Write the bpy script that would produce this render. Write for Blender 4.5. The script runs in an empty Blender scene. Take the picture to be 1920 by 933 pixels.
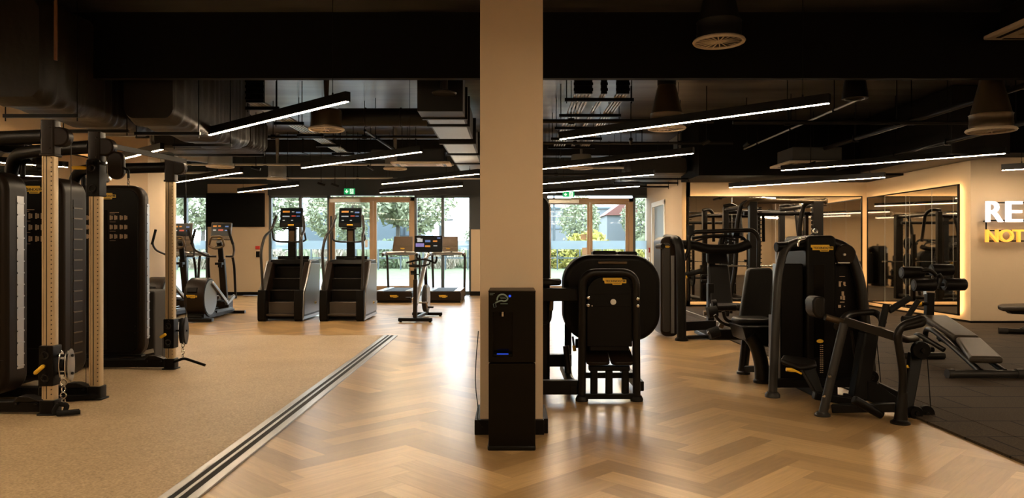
import bpy, bmesh, math, random
from mathutils import Matrix, Vector, Euler
R = math.radians
random.seed(7)
scene = bpy.context.scene
col = scene.collection

# ------------------------------------------------------------------ camera
F = 1400.0; HZ = 467.0; EYE = 1.4
cam_d = bpy.data.cameras.new('camera'); cam = bpy.data.objects.new('camera', cam_d); col.objects.link(cam)
cam.location = (0, 0, EYE); cam.rotation_euler = (R(90), 0, 0)
cam_d.sensor_width = 36.0; cam_d.lens = 36.0 * F / 1920.0
cam_d.shift_y = (HZ - 466.5) / 1920.0
cam_d.clip_start = 0.05; cam_d.clip_end = 400
scene.camera = cam
scene.view_settings.view_transform = 'Standard'
scene.view_settings.look = 'None'
scene.view_settings.gamma = 1.0
scene.view_settings.use_curve_mapping = False
scene.view_settings.exposure = 0.0

# ------------------------------------------------------------------ world: pale overcast daylight
SKY = 11.0
world = bpy.data.worlds.new('world'); scene.world = world; world.use_nodes = True
wn = world.node_tree; wn.nodes.clear()
wo = wn.nodes.new('ShaderNodeOutputWorld'); wb = wn.nodes.new('ShaderNodeBackground')
tc = wn.nodes.new('ShaderNodeTexCoord'); sp = wn.nodes.new('ShaderNodeSeparateXYZ'); rp = wn.nodes.new('ShaderNodeValToRGB')
wn.links.new(tc.outputs['Generated'], sp.inputs[0]); wn.links.new(sp.outputs['Z'], rp.inputs[0])
rp.color_ramp.elements[0].color = (0.84, 0.92, 1.0, 1); rp.color_ramp.elements[1].color = (0.66, 0.80, 1.0, 1)
wn.links.new(rp.outputs[0], wb.inputs[0]); wb.inputs[1].default_value = SKY
wn.links.new(wb.outputs[0], wo.inputs[0])
LAMP = 218.0          # radiance of the linear lamps
LAMP_COL = (1.0, 0.76, 0.49)
LED = 30.0            # back-lighting strips round the mirrors
LED_COL = (1.0, 0.60, 0.25)

# ------------------------------------------------------------------ materials
MATS = {}
def mat(name, c, rough=0.5, metal=0.0, spec=0.5, emit=None, es=0.0, bump=0.0, bscale=200.0, var=0.0, vscale=4.0, coat=0.0):
    m = bpy.data.materials.new(name); m.use_nodes = True; nt = m.node_tree
    b = nt.nodes['Principled BSDF']
    b.inputs['Base Color'].default_value = (*c, 1); b.inputs['Roughness'].default_value = rough
    b.inputs['Metallic'].default_value = metal; b.inputs['Specular IOR Level'].default_value = spec
    b.inputs['Coat Weight'].default_value = coat
    if emit:
        b.inputs['Emission Color'].default_value = (*emit, 1); b.inputs['Emission Strength'].default_value = es
    if bump or var:
        t = nt.nodes.new('ShaderNodeTexCoord')
    if var:
        n = nt.nodes.new('ShaderNodeTexNoise'); n.inputs['Scale'].default_value = vscale; n.inputs['Detail'].default_value = 5
        nt.links.new(t.outputs['Object'], n.inputs['Vector'])
        mx = nt.nodes.new('ShaderNodeMix'); mx.data_type = 'RGBA'
        mx.inputs[6].default_value = (*[max(0, k * (1 - var)) for k in c], 1); mx.inputs[7].default_value = (*[min(1, k * (1 + var)) for k in c], 1)
        nt.links.new(n.outputs['Fac'], mx.inputs[0]); nt.links.new(mx.outputs[2], b.inputs['Base Color'])
    if bump:
        n2 = nt.nodes.new('ShaderNodeTexNoise'); n2.inputs['Scale'].default_value = bscale; n2.inputs['Detail'].default_value = 3
        nt.links.new(t.outputs['Object'], n2.inputs['Vector'])
        bp = nt.nodes.new('ShaderNodeBump'); bp.inputs['Strength'].default_value = bump; bp.inputs['Distance'].default_value = 0.01
        nt.links.new(n2.outputs['Fac'], bp.inputs['Height']); nt.links.new(bp.outputs[0], b.inputs['Normal'])
    MATS[name] = m
    return m
black = mat('black_powder_coat', (0.003, 0.0024, 0.0019), 0.42, spec=0.14)
graphite = mat('graphite_tube', (0.006, 0.0045, 0.0034), 0.34, spec=0.2)
shroud = mat('shroud_plastic', (0.0028, 0.002, 0.0015), 0.42, spec=0.12)
shroud2 = mat('brown_grey_plastic', (0.012, 0.0072, 0.0042), 0.38, spec=0.13)
silver = mat('satin_silver', (0.34, 0.34, 0.34), 0.30, 0.8)
steel = mat('bright_steel', (0.60, 0.58, 0.55), 0.22, 1.0)
greyp = mat('grey_plastic', (0.022, 0.020, 0.018), 0.36, spec=0.3)
discg = mat('window_sheen_grey', (0.13, 0.135, 0.135), 0.30)  # grey lifted so the colour carries the window reflection
stepb = mat('step_brown', (0.05, 0.036, 0.024), 0.5)
champagne = mat('champagne_aluminium', (0.50, 0.38, 0.23), 0.38, 0.45)
yellow = mat('yellow_plastic', (0.72, 0.43, 0.02), 0.45)
vinyl = mat('black_vinyl', (0.0055, 0.004, 0.003), 0.42, spec=0.2, bump=0.15, bscale=120)
vinylg = mat('grey_vinyl', (0.034, 0.025, 0.017), 0.45, spec=0.25, bump=0.15, bscale=120)
rubber = mat('black_rubber', (0.005, 0.0045, 0.004), 0.7, spec=0.2)
walls = mat('beige_plaster', (0.50, 0.39, 0.27), 0.75, spec=0.3, bump=0.06, bscale=30, var=0.05, vscale=1.5)
darkpaint = mat('dark_teal_paint', (0.018, 0.024, 0.028), 0.5)
ceilblack = mat('black_ceiling_paint', (0.002, 0.0016, 0.0012), 0.8, spec=0.15)
ductblk = mat('black_duct', (0.0035, 0.003, 0.0025), 0.5, spec=0.3)
foil = mat('galvanised_duct', (0.26, 0.26, 0.25), 0.38, 0.5, bump=0.3, bscale=14)
foildk = mat('dull_galvanised', (0.075, 0.073, 0.068), 0.45, 0.4)
conduit = mat('pale_conduit', (0.48, 0.47, 0.44), 0.35, 0.4)
brass = mat('bronze_metal', (0.10, 0.07, 0.04), 0.32, 0.7)
wrap = mat('duct_wrap', (0.013, 0.0095, 0.006), 0.48, spec=0.25, bump=1.0, bscale=6)
doorwood = mat('tan_door_frame', (0.36, 0.235, 0.13), 0.5)
framedk = mat('dark_window_frame', (0.05, 0.065, 0.07), 0.4)
cream = mat('cream_plastic', (0.60, 0.50, 0.38), 0.5)
whitep = mat('white_plastic', (0.70, 0.68, 0.62), 0.5)
red = mat('red_plastic', (0.5, 0.03, 0.02), 0.5)
doorgrey = mat('grey_door', (0.22, 0.27, 0.29), 0.5)
gapbrown = mat('lit_gap_brown', (0.16, 0.07, 0.03), 0.5)  # brown of the lit gap between the wrapped ducts, put into the colour
gloss = mat('gloss_black', (0.002, 0.0016, 0.0012), 0.16, spec=0.15)
clothm = mat('grey_cloth', (0.03, 0.027, 0.025), 0.9)
screenb = mat('screen_black', (0.004, 0.006, 0.008), 0.2, spec=0.08)
tv = mat('tv_screen', (0.004, 0.004, 0.004), 0.3, spec=0.1)
consb = mat('console_bronze', (0.06, 0.038, 0.02), 0.4, 0.3)
e_or = mat('display_orange', (0.2, 0.08, 0.0), 0.4, emit=(1, 0.35, 0.04), es=0.45)
e_bl = mat('display_blue', (0.05, 0.1, 0.2), 0.4, emit=(0.12, 0.25, 0.75), es=0.45)
e_wh = mat('display_white', (0.2, 0.2, 0.2), 0.4, emit=(0.7, 0.8, 0.9), es=0.45)
e_rd = mat('display_red', (0.2, 0.02, 0.0), 0.4, emit=(0.8, 0.08, 0.05), es=0.45)
e_pu = mat('display_purple', (0.1, 0.1, 0.3), 0.4, emit=(0.30, 0.25, 0.75), es=0.45)
e_gr = mat('exit_green', (0.0, 0.25, 0.08), 0.4, emit=(0.0, 0.42, 0.12), es=0.7)
e_ex = mat('exit_white', (0.5, 0.6, 0.5), 0.4, emit=(0.75, 1.0, 0.8), es=1.0)
e_lamp = mat('lamp_diffuser', (0.8, 0.7, 0.6), 0.5, emit=LAMP_COL, es=LAMP)
e_led = mat('led_strip', (0.8, 0.7, 0.6), 0.5, emit=LED_COL, es=LED)
e_sgw = mat('sign_white', (0.8, 0.8, 0.8), 0.4, emit=(0.80, 0.86, 1.0), es=1.0)
e_sgo = mat('sign_orange', (0.8, 0.4, 0.05), 0.4, emit=(1.0, 0.46, 0.06), es=0.8)
mirror = mat('mirror_silver', (0.86, 0.82, 0.75), 0.02, 1.0)
icon = mat('printed_tan', (0.42, 0.30, 0.20), 0.6)
ink = mat('dark_ink', (0.03, 0.02, 0.005), 0.6)
leafs = [mat('leaf_pale', (0.25, 0.27, 0.16), 0.7), mat('leaf_green', (0.14, 0.175, 0.09), 0.7), mat('leaf_yellow', (0.32, 0.28, 0.06), 0.7), mat('leaf_dry', (0.30, 0.25, 0.18), 0.7)]
bark = mat('bark', (0.10, 0.085, 0.07), 0.8)
lawn = mat('lawn', (0.13, 0.15, 0.07), 0.9, var=0.3, vscale=3)
paving = mat('paving', (0.19, 0.17, 0.155), 0.8, var=0.1, vscale=1)
bldg = mat('pale_blue_cladding', (0.085, 0.11, 0.13), 0.6)
bldw = mat('white_cladding', (0.13, 0.14, 0.15), 0.6)
roofr = mat('red_roof', (0.16, 0.06, 0.045), 0.7)
water_blue = mat('blue_led', (0.0, 0.02, 0.3), 0.4, emit=(0.02, 0.10, 1.0), es=0.6)

def glass_mat():
    m = bpy.data.materials.new('window_glass'); m.use_nodes = True; nt = m.node_tree; nt.nodes.clear()
    o = nt.nodes.new('ShaderNodeOutputMaterial'); mx = nt.nodes.new('ShaderNodeMixShader')
    tr = nt.nodes.new('ShaderNodeBsdfTransparent'); tr.inputs[0].default_value = (0.90, 0.94, 0.94, 1)
    gl = nt.nodes.new('ShaderNodeBsdfGlossy'); gl.inputs['Roughness'].default_value = 0.02
    fr = nt.nodes.new('ShaderNodeFresnel'); fr.inputs[0].default_value = 1.3
    nt.links.new(fr.outputs[0], mx.inputs[0]); nt.links.new(tr.outputs[0], mx.inputs[1]); nt.links.new(gl.outputs[0], mx.inputs[2])
    nt.links.new(mx.outputs[0], o.inputs[0]); return m
glass = glass_mat()
def frost_mat():
    m = bpy.data.materials.new('frosted_film'); m.use_nodes = True; nt = m.node_tree; nt.nodes.clear()
    o = nt.nodes.new('ShaderNodeOutputMaterial'); mx = nt.nodes.new('ShaderNodeMixShader'); mx.inputs[0].default_value = 0.75
    tr = nt.nodes.new('ShaderNodeBsdfTransparent'); tl = nt.nodes.new('ShaderNodeBsdfTranslucent'); tl.inputs[0].default_value = (0.42, 0.48, 0.50, 1)
    nt.links.new(tr.outputs[0], mx.inputs[1]); nt.links.new(tl.outputs[0], mx.inputs[2]); nt.links.new(mx.outputs[0], o.inputs[0]); return m
frost = frost_mat()

def wood_mat():
    m = bpy.data.materials.new('oak_herringbone'); m.use_nodes = True; nt = m.node_tree; b = nt.nodes['Principled BSDF']
    at = nt.nodes.new('ShaderNodeAttribute'); at.attribute_name = 'plank'
    uv = nt.nodes.new('ShaderNodeUVMap'); uv.uv_map = 'UVMap'
    mp = nt.nodes.new('ShaderNodeMapping'); mp.inputs['Scale'].default_value = (1.2, 16, 1)
    n = nt.nodes.new('ShaderNodeTexNoise'); n.inputs['Scale'].default_value = 2.2; n.inputs['Detail'].default_value = 6; n.inputs['Roughness'].default_value = 0.62
    n.inputs['Distortion'].default_value = 0.6
    nt.links.new(uv.outputs[0], mp.inputs[0]); nt.links.new(mp.outputs[0], n.inputs['Vector'])
    r1 = nt.nodes.new('ShaderNodeValToRGB'); cr = r1.color_ramp
    cr.elements[0].position = 0.0; cr.elements[0].color = (0.25, 0.148, 0.060, 1)
    cr.elements[1].position = 1.0; cr.elements[1].color = (0.50, 0.325, 0.150, 1)
    sx = nt.nodes.new('ShaderNodeSeparateColor'); nt.links.new(at.outputs['Color'], sx.inputs[0])
    nt.links.new(sx.outputs[0], r1.inputs[0])
    r2 = nt.nodes.new('ShaderNodeMapRange'); r2.inputs['From Min'].default_value = 0.3; r2.inputs['From Max'].default_value = 0.7
    r2.inputs['To Min'].default_value = 0.80; r2.inputs['To Max'].default_value = 1.12; nt.links.new(n.outputs['Fac'], r2.inputs['Value'])
    mx = nt.nodes.new('ShaderNodeMix'); mx.data_type = 'RGBA'; mx.blend_type = 'MULTIPLY'; mx.inputs[0].default_value = 1
    nt.links.new(r1.outputs[0], mx.inputs[6]); nt.links.new(r2.outputs[0], mx.inputs[7]); nt.links.new(mx.outputs[2], b.inputs['Base Color'])
    b.inputs['Roughness'].default_value = 0.28; b.inputs['Specular IOR Level'].default_value = 0.5
    return m
wood = wood_mat()
def carpet_mat():
    m = bpy.data.materials.new('tan_turf_carpet'); m.use_nodes = True; nt = m.node_tree; b = nt.nodes['Principled BSDF']
    t = nt.nodes.new('ShaderNodeTexCoord'); n = nt.nodes.new('ShaderNodeTexNoise'); n.inputs['Scale'].default_value = 70; n.inputs['Detail'].default_value = 4
    n3 = nt.nodes.new('ShaderNodeTexNoise'); n3.inputs['Scale'].default_value = 0.9; n3.inputs['Detail'].default_value = 3
    nt.links.new(t.outputs['Object'], n.inputs['Vector']); nt.links.new(t.outputs['Object'], n3.inputs['Vector'])
    ad = nt.nodes.new('ShaderNodeMath'); ad.operation = 'MULTIPLY_ADD'; ad.inputs[1].default_value = 0.3; nt.links.new(n3.outputs['Fac'], ad.inputs[0]); nt.links.new(n.outputs['Fac'], ad.inputs[2])
    r = nt.nodes.new('ShaderNodeValToRGB'); r.color_ramp.elements[0].position = 0.42; r.color_ramp.elements[0].color = (0.22, 0.15, 0.080, 1)
    r.color_ramp.elements[1].position = 0.85; r.color_ramp.elements[1].color = (0.46, 0.33, 0.19, 1)
    nt.links.new(ad.outputs[0], r.inputs[0]); nt.links.new(r.outputs[0], b.inputs['Base Color'])
    b.inputs['Roughness'].default_value = 0.55
    bp = nt.nodes.new('ShaderNodeBump'); bp.inputs['Strength'].default_value = 0.6; bp.inputs['Distance'].default_value = 0.004
    nt.links.new(n.outputs['Fac'], bp.inputs['Height']); nt.links.new(bp.outputs[0], b.inputs['Normal']); return m
carpet = carpet_mat()
def rubber_tiles():
    m = bpy.data.materials.new('rubber_tiles'); m.use_nodes = True; nt = m.node_tree; b = nt.nodes['Principled BSDF']
    t = nt.nodes.new('ShaderNodeTexCoord'); br = nt.nodes.new('ShaderNodeTexBrick')
    br.offset = 0.5; br.inputs['Scale'].default_value = 1.0; br.inputs['Mortar Size'].default_value = 0.010
    br.inputs['Brick Width'].default_value = 1.0; br.inputs['Row Height'].default_value = 0.5
    br.inputs['Color1'].default_value = (0.038, 0.026, 0.016, 1); br.inputs['Color2'].default_value = (0.047, 0.033, 0.021, 1); br.inputs['Mortar'].default_value = (0.006, 0.004, 0.003, 1)
    nt.links.new(t.outputs['Object'], br.inputs['Vector'])
    n = nt.nodes.new('ShaderNodeTexNoise'); n.inputs['Scale'].default_value = 90; nt.links.new(t.outputs['Object'], n.inputs['Vector'])
    mr = nt.nodes.new('ShaderNodeMapRange'); mr.inputs['From Min'].default_value = 0.35; mr.inputs['From Max'].default_value = 0.65; mr.inputs['To Min'].default_value = 0.7; mr.inputs['To Max'].default_value = 1.35
    nt.links.new(n.outputs['Fac'], mr.inputs['Value'])
    mx = nt.nodes.new('ShaderNodeMix'); mx.data_type = 'RGBA'; mx.blend_type = 'MULTIPLY'; mx.inputs[0].default_value = 1
    nt.links.new(br.outputs['Color'], mx.inputs[6]); nt.links.new(mr.outputs[0], mx.inputs[7]); nt.links.new(mx.outputs[2], b.inputs['Base Color'])
    b.inputs['Roughness'].default_value = 0.8; b.inputs['Specular IOR Level'].default_value = 0.15; return m
rtiles = rubber_tiles()
def slab_mat():
    m = bpy.data.materials.new('painted_concrete_slab'); m.use_nodes = True; nt = m.node_tree; b = nt.nodes['Principled BSDF']
    t = nt.nodes.new('ShaderNodeTexCoord'); mp = nt.nodes.new('ShaderNodeMapping'); mp.inputs['Scale'].default_value = (0.35, 1.6, 1)
    n = nt.nodes.new('ShaderNodeTexNoise'); n.inputs['Scale'].default_value = 1.3; n.inputs['Detail'].default_value = 6
    nt.links.new(t.outputs['Object'], mp.inputs[0]); nt.links.new(mp.outputs[0], n.inputs['Vector'])
    r = nt.nodes.new('ShaderNodeValToRGB'); r.color_ramp.elements[0].position = 0.35; r.color_ramp.elements[0].color = (0.030, 0.028, 0.028, 1)
    r.color_ramp.elements[1].position = 0.7; r.color_ramp.elements[1].color = (0.15, 0.145, 0.14, 1)
    nt.links.new(n.outputs['Fac'], r.inputs[0]); nt.links.new(r.outputs[0], b.inputs['Base Color'])
    b.inputs['Roughness'].default_value = 0.30; b.inputs['Specular IOR Level'].default_value = 0.7
    bp = nt.nodes.new('ShaderNodeBump'); bp.inputs['Strength'].default_value = 0.3; bp.inputs['Distance'].default_value = 0.02
    nt.links.new(n.outputs['Fac'], bp.inputs['Height']); nt.links.new(bp.outputs[0], b.inputs['Normal']); return m
slabm = slab_mat()

# ------------------------------------------------------------------ mesh helpers
def W(px, py, y):                     # the point at depth y behind photograph pixel (px, py)
    return Vector(((px - 960) / F * y, y, EYE - (py - HZ) / F * y))
def fil(pts, r=0.1, n=5):             # round the corners of a polyline
    pts = [Vector(p) for p in pts]; out = [pts[0]]
    for a, b, c in zip(pts, pts[1:], pts[2:]):
        d1 = (a - b); d2 = (c - b); k = min(r, d1.length * 0.48, d2.length * 0.48)
        p = b + d1.normalized() * k; q = b + d2.normalized() * k
        for i in range(n + 1):
            t = i / n; out.append(p * (1 - t) ** 2 + b * 2 * t * (1 - t) + q * t * t)
    out.append(pts[-1]); return out
def rrect(x0, x1, z0, z1, r, n=6, corners=(1, 1, 1, 1)):   # bl, br, tr, tl
    o = []
    for (cx, cz, a, on) in ((x0 + r, z0 + r, 180, corners[0]), (x1 - r, z0 + r, 270, corners[1]), (x1 - r, z1 - r, 0, corners[2]), (x0 + r, z1 - r, 90, corners[3])):
        if on:
            for i in range(n + 1):
                t = R(a + 90 * i / n); o.append((cx + r * math.cos(t), cz + r * math.sin(t)))
        else:
            t = R(a + 45); s = r * math.sqrt(2); o.append((cx + s * math.cos(t), cz + s * math.sin(t)))
    return o
class MB:
    def __init__(s): s.v = []; s.f = []; s.mi = []; s.m = 0; s.M = Matrix()
    def add(s, vs, fs):
        o = len(s.v); s.v += [s.M @ Vector(v) for v in vs]
        for f in fs: s.f.append([o + i for i in f]); s.mi.append(s.m)
        return s
    def box(s, a, b):
        (x0, y0, z0), (x1, y1, z1) = a, b
        return s.add([(x0, y0, z0), (x1, y0, z0), (x1, y1, z0), (x0, y1, z0), (x0, y0, z1), (x1, y0, z1), (x1, y1, z1), (x0, y1, z1)],
                     [(0, 3, 2, 1), (4, 5, 6, 7), (0, 1, 5, 4), (1, 2, 6, 5), (2, 3, 7, 6), (3, 0, 4, 7)])
    def cbox(s, c, d, rot=(0, 0, 0)):
        k = s.M; s.M = k @ Matrix.Translation(c) @ Euler([R(a) for a in rot]).to_matrix().to_4x4()
        s.box([-i / 2 for i in d], [i / 2 for i in d]); s.M = k; return s
    def tube(s, pts, r, seg=12, ry=None, caps=True):
        pts = [Vector(p) for p in pts]; n = len(pts); vs = []; fs = []
        rr = r if isinstance(r, (list, tuple)) else [r] * n
        t0 = (pts[1] - pts[0]).normalized(); u = Vector((0, 0, 1)) if abs(t0.z) < 0.9 else Vector((0, 1, 0))
        u = (u - t0 * u.dot(t0)).normalized()
        for i, p in enumerate(pts):
            t = (pts[min(i + 1, n - 1)] - pts[max(i - 1, 0)]).normalized()
            u = (u - t * u.dot(t)).normalized(); w = t.cross(u)
            for k in range(seg):
                a = 2 * math.pi * k / seg; vs.append(p + u * math.cos(a) * (ry or rr[i]) + w * math.sin(a) * rr[i])
        for i in range(n - 1):
            for k in range(seg):
                fs.append((i * seg + k, i * seg + (k + 1) % seg, (i + 1) * seg + (k + 1) % seg, (i + 1) * seg + k))
        if caps: fs.append(tuple(range(seg - 1, -1, -1))); fs.append(tuple(range((n - 1) * seg, n * seg)))
        return s.add(vs, fs)
    def cyl(s, a, b, r0, r1=None, seg=24): return s.tube([a, b], [r0, r0 if r1 is None else r1], seg)
    def beam(s, a, b, w, h):            # rectangular bar from a to b, h in the vertical direction
        a = Vector(a); b = Vector(b); t = (b - a); L = t.length; t.normalize()
        u = Vector((0, 0, 1)) if abs(t.z) < 0.95 else Vector((0, 1, 0)); u = (u - t * u.dot(t)).normalized(); x = t.cross(u)
        M = Matrix(((x.x, t.x, u.x, a.x), (x.y, t.y, u.y, a.y), (x.z, t.z, u.z, a.z), (0, 0, 0, 1)))
        k = s.M; s.M = k @ M; s.box((-w / 2, 0, -h / 2), (w / 2, L, h / 2)); s.M = k; return s
    def prism(s, poly, ax, a, b):
        n = len(poly)
        mk = {'y': lambda p, t: (p[0], t, p[1]), 'x': lambda p, t: (t, p[0], p[1]), 'z': lambda p, t: (p[0], p[1], t)}[ax]
        vs = [mk(p, a) for p in poly] + [mk(p, b) for p in poly]
        return s.add(vs, [tuple(range(n)), tuple(range(2 * n - 1, n - 1, -1))] + [(i, (i + 1) % n, n + (i + 1) % n, n + i) for i in range(n)])
    def hull(s, top, dz):               # slab under a polygon of 3d points, thickness vector dz
        n = len(top); top = [Vector(p) for p in top]; d = Vector(dz); vs = top + [p + d for p in top]
        return s.add(vs, [tuple(range(n)), tuple(range(2 * n - 1, n - 1, -1))] + [(i, (i + 1) % n, n + (i + 1) % n, n + i) for i in range(n)])
    def lathe(s, prof, c=(0, 0, 0), seg=28, ax='z'):
        vs = []; fs = []; n = len(prof); c = Vector(c)
        for r, z in prof:
            for k in range(seg):
                a = 2 * math.pi * k / seg; x = r * math.cos(a); y = r * math.sin(a)
                vs.append(c + Vector({'z': (x, y, z), 'x': (z, x, y), 'y': (x, z, y)}[ax]))
        for i in range(n - 1):
            for k in range(seg): fs.append((i * seg + k, i * seg + (k + 1) % seg, (i + 1) * seg + (k + 1) % seg, (i + 1) * seg + k))
        fs.append(tuple(range(seg - 1, -1, -1))); fs.append(tuple(range((n - 1) * seg, n * seg)))
        return s.add(vs, fs)
    def ring(s, c, Rr, r, ax='z', seg=28, rs=8):
        vs = []; fs = []; c = Vector(c)
        for i in range(seg):
            a = 2 * math.pi * i / seg
            for k in range(rs):
                b = 2 * math.pi * k / rs; q = Rr + r * math.cos(b); x = q * math.cos(a); y = q * math.sin(a); z = r * math.sin(b)
                vs.append(c + Vector({'z': (x, y, z), 'x': (z, x, y), 'y': (x, z, y)}[ax]))
        for i in range(seg):
            for k in range(rs): fs.append((i * rs + k, ((i + 1) % seg) * rs + k, ((i + 1) % seg) * rs + (k + 1) % rs, i * rs + (k + 1) % rs))
        return s.add(vs, fs)
    def build(s, name, m, parent=None, bevel=0.0, seg=2, world=False, label=None, smooth=True, kind=None, cat=None, group=None):
        if name in SPLIT and not kind and parent is not None:
            pieces = islands(s)
            if 1 < len(pieces) <= 60:
                return [p.build(name, m, parent, bevel, seg, world, label, smooth, 'part', cat, group) for p in pieces][0]
        if kind == 'part': kind = None
        me = bpy.data.meshes.new(name)
        vs = s.v
        if world and parent is not None:
            inv = ROOT[parent.name].inverted(); vs = [inv @ v for v in vs]
        me.from_pydata([tuple(v) for v in vs], [], s.f)
        ms = m if isinstance(m, (list, tuple)) else [m]
        for q in ms: me.materials.append(q)
        me.polygons.foreach_set('material_index', s.mi)
        bm = bmesh.new(); bm.from_mesh(me); bmesh.ops.recalc_face_normals(bm, faces=bm.faces); bm.to_mesh(me); bm.free()
        if smooth:
            me.polygons.foreach_set('use_smooth', [True] * len(me.polygons)); me.set_sharp_from_angle(angle=R(38))
        o = bpy.data.objects.new(name, me); col.objects.link(o)
        if parent is not None:
            o.parent = parent
            ROOT[o.name] = ROOT[parent.name]
        if bevel:
            md = o.modifiers.new('bevel', 'BEVEL'); md.width = bevel; md.segments = seg; md.limit_method = 'ANGLE'; md.angle_limit = R(42); md.harden_normals = False
        if label: o['label'] = label
        if kind: o['kind'] = kind
        if cat: o['category'] = cat
        if group: o['group'] = group
        return o
ROOT = {}
SPLIT = {'hanger', 'flange', 'pipe_hanger', 'leg', 'base_frame', 'upright', 'foot_tube', 'top_rail', 'end_cap', 'bolt', 'hand_grip', 'roller', 'adjust_knob', 'side_rail', 'cross_bar', 'plate_horn',
         'head_pad', 'foot_plate', 'plate_support', 'cable', 'tray_bracket', 'base_beam', 'frame_tube', 'panel_bolt', 'adjust_knob', 'pulley_plate', 'hanger_rod', 'shelf_rail', 'numbered_peg', 'return_grille',
         'pad_bracket', 'press_arm', 'side_handle', 'backrest', 'frame', 'seat_post', 'roller_arm', 'pop_pin', 'lever_hub', 'console_mast', 'lifting_eye', 'pivot', 'pedal_arm', 'mounting_rail', 'cladding_frame', 'silver_rail', 'grip', 'carry_slot', 'rail', 'side_disc', 'pulley_cover', 'side_cover'}
def islands(mb):
    n = len(mb.v); par = list(range(n))
    def find(a):
        while par[a] != a: par[a] = par[par[a]]; a = par[a]
        return a
    for f in mb.f:
        r0 = find(f[0])
        for q in f[1:]: par[find(q)] = r0
    comp = {}
    for i in range(n): comp.setdefault(find(i), []).append(i)
    cs = []
    for k, idx in comp.items():
        P = [mb.v[i] for i in idx]; cs.append([[min(p[a] for p in P) - .004 for a in range(3)], [max(p[a] for p in P) + .004 for a in range(3)], {k}])
    ch = True
    while ch:
        ch = False
        for i in range(len(cs)):
            for j in range(i + 1, len(cs)):
                if all(cs[i][0][a] <= cs[j][1][a] and cs[j][0][a] <= cs[i][1][a] for a in range(3)):
                    cs[i] = [[min(cs[i][0][a], cs[j][0][a]) for a in range(3)], [max(cs[i][1][a], cs[j][1][a]) for a in range(3)], cs[i][2] | cs[j][2]]; del cs[j]; ch = True; break
            if ch: break
    out = []
    for c in cs:
        m = MB(); mp = {}
        for i in range(n):
            if find(i) in c[2]: mp[i] = len(m.v); m.v.append(mb.v[i])
        for f, q in zip(mb.f, mb.mi):
            if f[0] in mp: m.f.append([mp[i] for i in f]); m.mi.append(q)
        out.append(m)
    return out
def thing(name, label, cat, loc=(0, 0, 0), rz=0.0, group=None):
    o = bpy.data.objects.new(name, None); col.objects.link(o); o.location = loc; o.rotation_euler = (0, 0, R(rz)); o.empty_display_size = 0.1
    o['label'] = label; o['category'] = cat
    if group: o['group'] = group
    ROOT[o.name] = Matrix.Translation(loc) @ Matrix.Rotation(R(rz), 4, 'Z')
    return o
def copy_tree(o, loc=None, rz=None, label=None, parent=None, group=None):
    c = o.copy(); col.objects.link(c)
    if parent is not None: c.parent = parent
    for ch in list(o.children): copy_tree(ch, parent=c)
    if loc is not None: c.location = loc
    if rz is not None: c.rotation_euler = (0, 0, R(rz))
    if label: c['label'] = label
    if group: c['group'] = group
    return c
def struct(mb, name, m, label=None, bevel=0.0):
    return mb.build(name, m, None, bevel=bevel, kind='structure', label=label, smooth=False)
_txt = {}
def text_mesh(txt, bold=0.0, extrude=0.004):
    key = (txt, bold, extrude)
    if key not in _txt:
        cu = bpy.data.curves.new('lettering', 'FONT'); cu.body = txt; cu.extrude = extrude; cu.offset = bold; cu.resolution_u = 3
        ob = bpy.data.objects.new('lettering', cu); col.objects.link(ob)
        dg = bpy.context.evaluated_depsgraph_get(); me = bpy.data.meshes.new_from_object(ob.evaluated_get(dg))
        bpy.data.objects.remove(ob)
        _txt[key] = ([v.co.copy() for v in me.vertices], [list(p.vertices) for p in me.polygons])
    return _txt[key]
def put_text(mb, txt, x0, x1, z0, z1, y, bold=0.0, depth=0.004):   # lettering facing -y, fitted to a box
    vs, fs = text_mesh(txt, bold)
    ax = min(v.x for v in vs); bx = max(v.x for v in vs); az = min(v.y for v in vs); bz = max(v.y for v in vs); e = max(v.z for v in vs)
    mb.add([(x0 + (v.x - ax) / (bx - ax) * (x1 - x0), y - v.z / e * depth, z0 + (v.y - az) / (bz - az) * (z1 - z0)) for v in vs], fs)
def badge(parent, x, z, w, y, ax='y', world=False, sgn=-1):       # stepped yellow maker's plate with lettering
    h = w * 0.30; M = Matrix.Translation((x, y, z))
    if ax == 'x': M = Matrix.Translation((x, y, z)) @ Matrix.Rotation(R(90 * (1 if sgn > 0 else -1)), 4, 'Z')
    a = MB(); a.M = M
    a.prism([(-.5 * w, .5 * h), (-.5 * w, .12 * h), (-.44 * w, .12 * h), (-.42 * w, -.3 * h), (-.1 * w, -.3 * h), (-.08 * w, -.5 * h), (.3 * w, -.5 * h), (.32 * w, -.26 * h), (.5 * w, -.26 * h), (.5 * w, .25 * h), (.34 * w, .25 * h), (.32 * w, .5 * h)], 'y', -0.006, 0.0)
    b = a.build('maker_badge', yellow, parent, world=world)
    t = MB(); t.M = M; put_text(t, 'TECHNOGYM', -.40 * w, .46 * w, -.13 * h, .20 * h, -0.0065, bold=0.02, depth=0.002)
    t.cbox((.1 * w, -0.008, -.34 * h), (.3 * w, .002, .06 * h))
    t.build('lettering', ink, b, world=world, smooth=False)
    return b

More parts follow.
